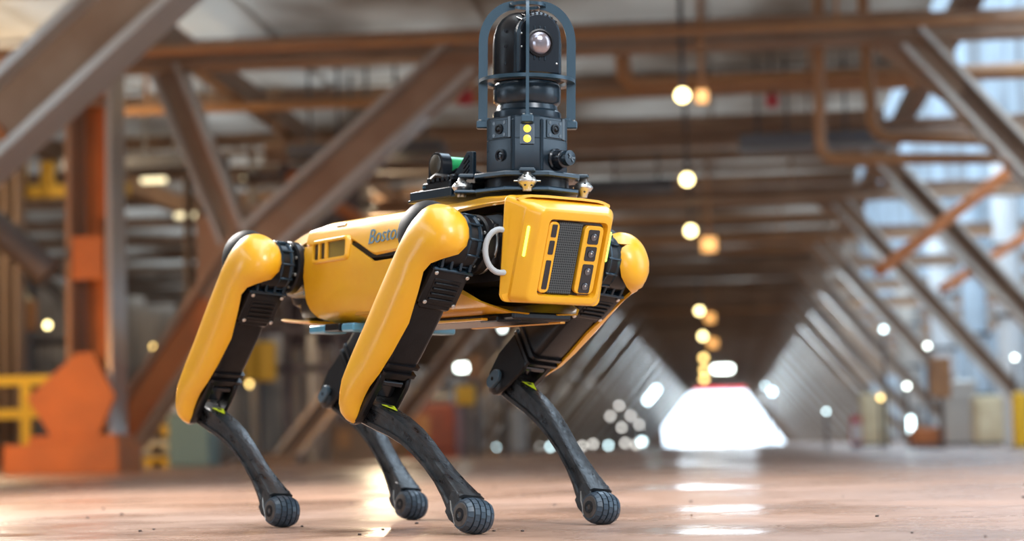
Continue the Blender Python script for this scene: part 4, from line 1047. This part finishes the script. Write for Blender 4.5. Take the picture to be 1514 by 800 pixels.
for k in range(9):     # cooling fins over the crown
    u = -0.028 + 0.007 * k
    mb.use('black_gloss'); mb.box((0.045, u, 0.2615 + math.sqrt(0.0385 ** 2 - u * u) - 0.0025), (0.030, 0.0028, 0.012), 0.0005, rot=Matrix.Rotation(R(18), 3, 'Y') @ Matrix.Rotation(-u * 12, 3, 'X'))
for k in range(3):
    for z in (0.272, 0.2225):
        mb.use('mast_metal'); mb.box((0.0615, -0.009 + 0.009 * k, z), (0.003, 0.0022, 0.007), 0.0005)
mb.build('lens_housing', head, smooth=30)
mb = MB().use('black_plastic'); mb.lathe([(0.0225, 0.0600), (0.0232, 0.0645), (0.0205, 0.0650), (0.0195, 0.0615)], 32, 'X', (0, 0, 0.2475)); mb.build('lens_rim', head)
mb = MB().use('lens_reflection'); mb.lathe([(0.0198, 0.0615), (0.018, 0.0650), (0.0135, 0.0680), (0.008, 0.0695), (0.0002, 0.0701)], 32, 'X', (0, 0, 0.2475)); mb.build('lens', head)
mb = MB().use('silver')
for z in (0.215, 0.24, 0.262): bolt(mb, (0.0608, 0.030 if z < 0.22 else -0.031, z), 0.0016, 'X', 0.001)
mb.build('housing_screws', head)
mb = MB().use('black_gloss'); mb.X = Matrix.Rotation(R(-58), 4, 'Z')
for z in (0.215, 0.244, 0.270): mb.lathe([(0.0028, 0.0570), (0.0028, 0.0585), (0.0004, 0.0585)], 10, 'X', (0, 0, z))
mb.build('shell_screws', head)
# guard cage
mb = MB().use('cage_paint')
def flat_ring(mb, ri, ro, z0, z1, n=48):
    mb.loft([[(r_ * math.cos(2 * PI * k / n), r_ * math.sin(2 * PI * k / n), z) for k in range(n)] for r_, z in ((ri, z0), (ro, z0), (ro, z1), (ri, z1), (ri, z0))], False, False)
flat_ring(mb, 0.066, 0.0805, 0.1885, 0.1945)
cage = mb.build('guard_cage', robot, MM)
mb = MB().use('cage_paint'); flat_ring(mb, 0.021, 0.031, 0.318, 0.3235); mb.build('crown_ring', cage)
path = [(0.0735, 0.121), (0.0735, 0.2575)] + [(0.0205 + 0.053 * math.cos(R(a)), 0.2575 + 0.0635 * math.sin(R(a))) for a in range(8, 86, 7)] + [(0.022, 0.3215)]
for a in (0, 90, 180, 270):
    mb = MB().use('cage_paint'); rings = []
    for i, (r_, z) in enumerate(path):
        q0, q1 = Vector(path[max(i - 1, 0)]), Vector(path[min(i + 1, len(path) - 1)])
        t = (q1 - q0).normalized(); nrm = Vector((t.y, -t.x)); hw, ht = 0.0076, 0.0026
        ring = []
        for s, o in ((-1, -1), (1, -1), (1, 1), (-1, 1)):
            ring.append((r_ + nrm.x * hw * s, o * ht, z + nrm.y * hw * s))
        rings.append(ring)
    mb.loft(rings); mb.build('cage_bar', cage, RZ(R(a)), smooth=25)
    mb = MB().use('cage_paint'); mb.box((0.0735, 0, 0.119), (0.021, 0.020, 0.013), 0.002); mb.box((0.067, 0, 0.1275), (0.010, 0.012, 0.006), 0.001)
    mb.use('silver'); mb.lathe([(0.0022, 0.125), (0.0022, 0.1275), (0.0003, 0.1275)], 8, 'Z', (0.078, 0.006, 0)); mb.lathe([(0.0022, 0.125), (0.0022, 0.1275), (0.0003, 0.1275)], 8, 'Z', (0.078, -0.006, 0))
    mb.build('cage_clamp', cage, RZ(R(a)))
# payload behind the mast
mb = MB().use('mast_metal')
mb.box((0.155, -0.01, 0.0975), (0.20, 0.15, 0.005), 0.001)
mb.box((0.125, -0.083, 0.105), (0.125, 0.006, 0.016), 0.001)
mb.box((0.07, -0.05, 0.105), (0.006, 0.06, 0.02), 0.001); mb.box((0.082, -0.05, 0.104), (0.006, 0.06, 0.016), 0.001)
mb.use('black_plastic'); mb.box((0.15, -0.02, 0.108), (0.16, 0.11, 0.018), 0.003)
mb.build('payload_tray', robot)
mb = MB().use('mast_metal'); mb.prism([(0.155, 0.126), (0.225, 0.126), (0.225, 0.170), (0.208, 0.172), (0.185, 0.150)], -0.068, -0.060, lambda u, v, d: (u, d, v), 0.001)
mb.use('black_gloss')
for k in range(4): mb.box((0.206 + 0.0, -0.0685, 0.134 + 0.008 * k), (0.020, 0.002, 0.003), 0, rot=Matrix.Rotation(R(-35), 3, 'Y'))
mb.build('mast_bracket', robot)
mb = MB().use('black_plastic')
mb.box((0.128, -0.062, 0.121), (0.085, 0.030, 0.014), 0.003)
for k in range(6): mb.box((0.105 + 0.014 * k, -0.062, 0.1305), (0.008, 0.032, 0.010), 0.002)
mb.tube([(0.10, -0.07, 0.13), (0.13, -0.075, 0.138), (0.16, -0.07, 0.132), (0.19, -0.06, 0.138)], 0.005, 8)
mb.tube([(0.12, -0.05, 0.135), (0.15, -0.045, 0.146), (0.18, -0.04, 0.143), (0.21, -0.03, 0.130)], 0.006, 8)
mb.use('teal_and_sheen'); mb.box((0.093, -0.064, 0.1205), (0.018, 0.026, 0.012), 0.004)
mb.build('cable_clamp', robot)
mb = MB().use('black_gloss')   # hooded beacon with smoked dome and green label
BM_ = T((0.120, -0.058, 0.157)) @ RZ(R(-93)) @ Matrix.Scale(1.15, 4)
pts = [(0.0205, -0.020)] + [(0.0205 * math.cos(PI * k / 12), 0.0195 * math.sin(PI * k / 12)) for k in range(13)] + [(-0.0205, -0.020)]
mb.prism(pts, 0.012, -0.006, lambda u, v, d: (d, u, v), 0.001)
beacon = mb.build('beacon_hood', robot, BM_)
mb = MB().use('smoke_glass'); mb.lathe([(0.0160, 0.0115), (0.0155, 0.0128), (0.011, 0.0138), (0.005, 0.0144), (0.0003, 0.0146)], 24, 'X'); mb.build('beacon_glass', beacon)
mb = MB().use('green_label'); mb.lathe([(0.0150, -0.006), (0.0150, -0.036), (0.012, -0.038), (0.0003, -0.038)], 24, 'X'); mb.build('beacon_sleeve', beacon)
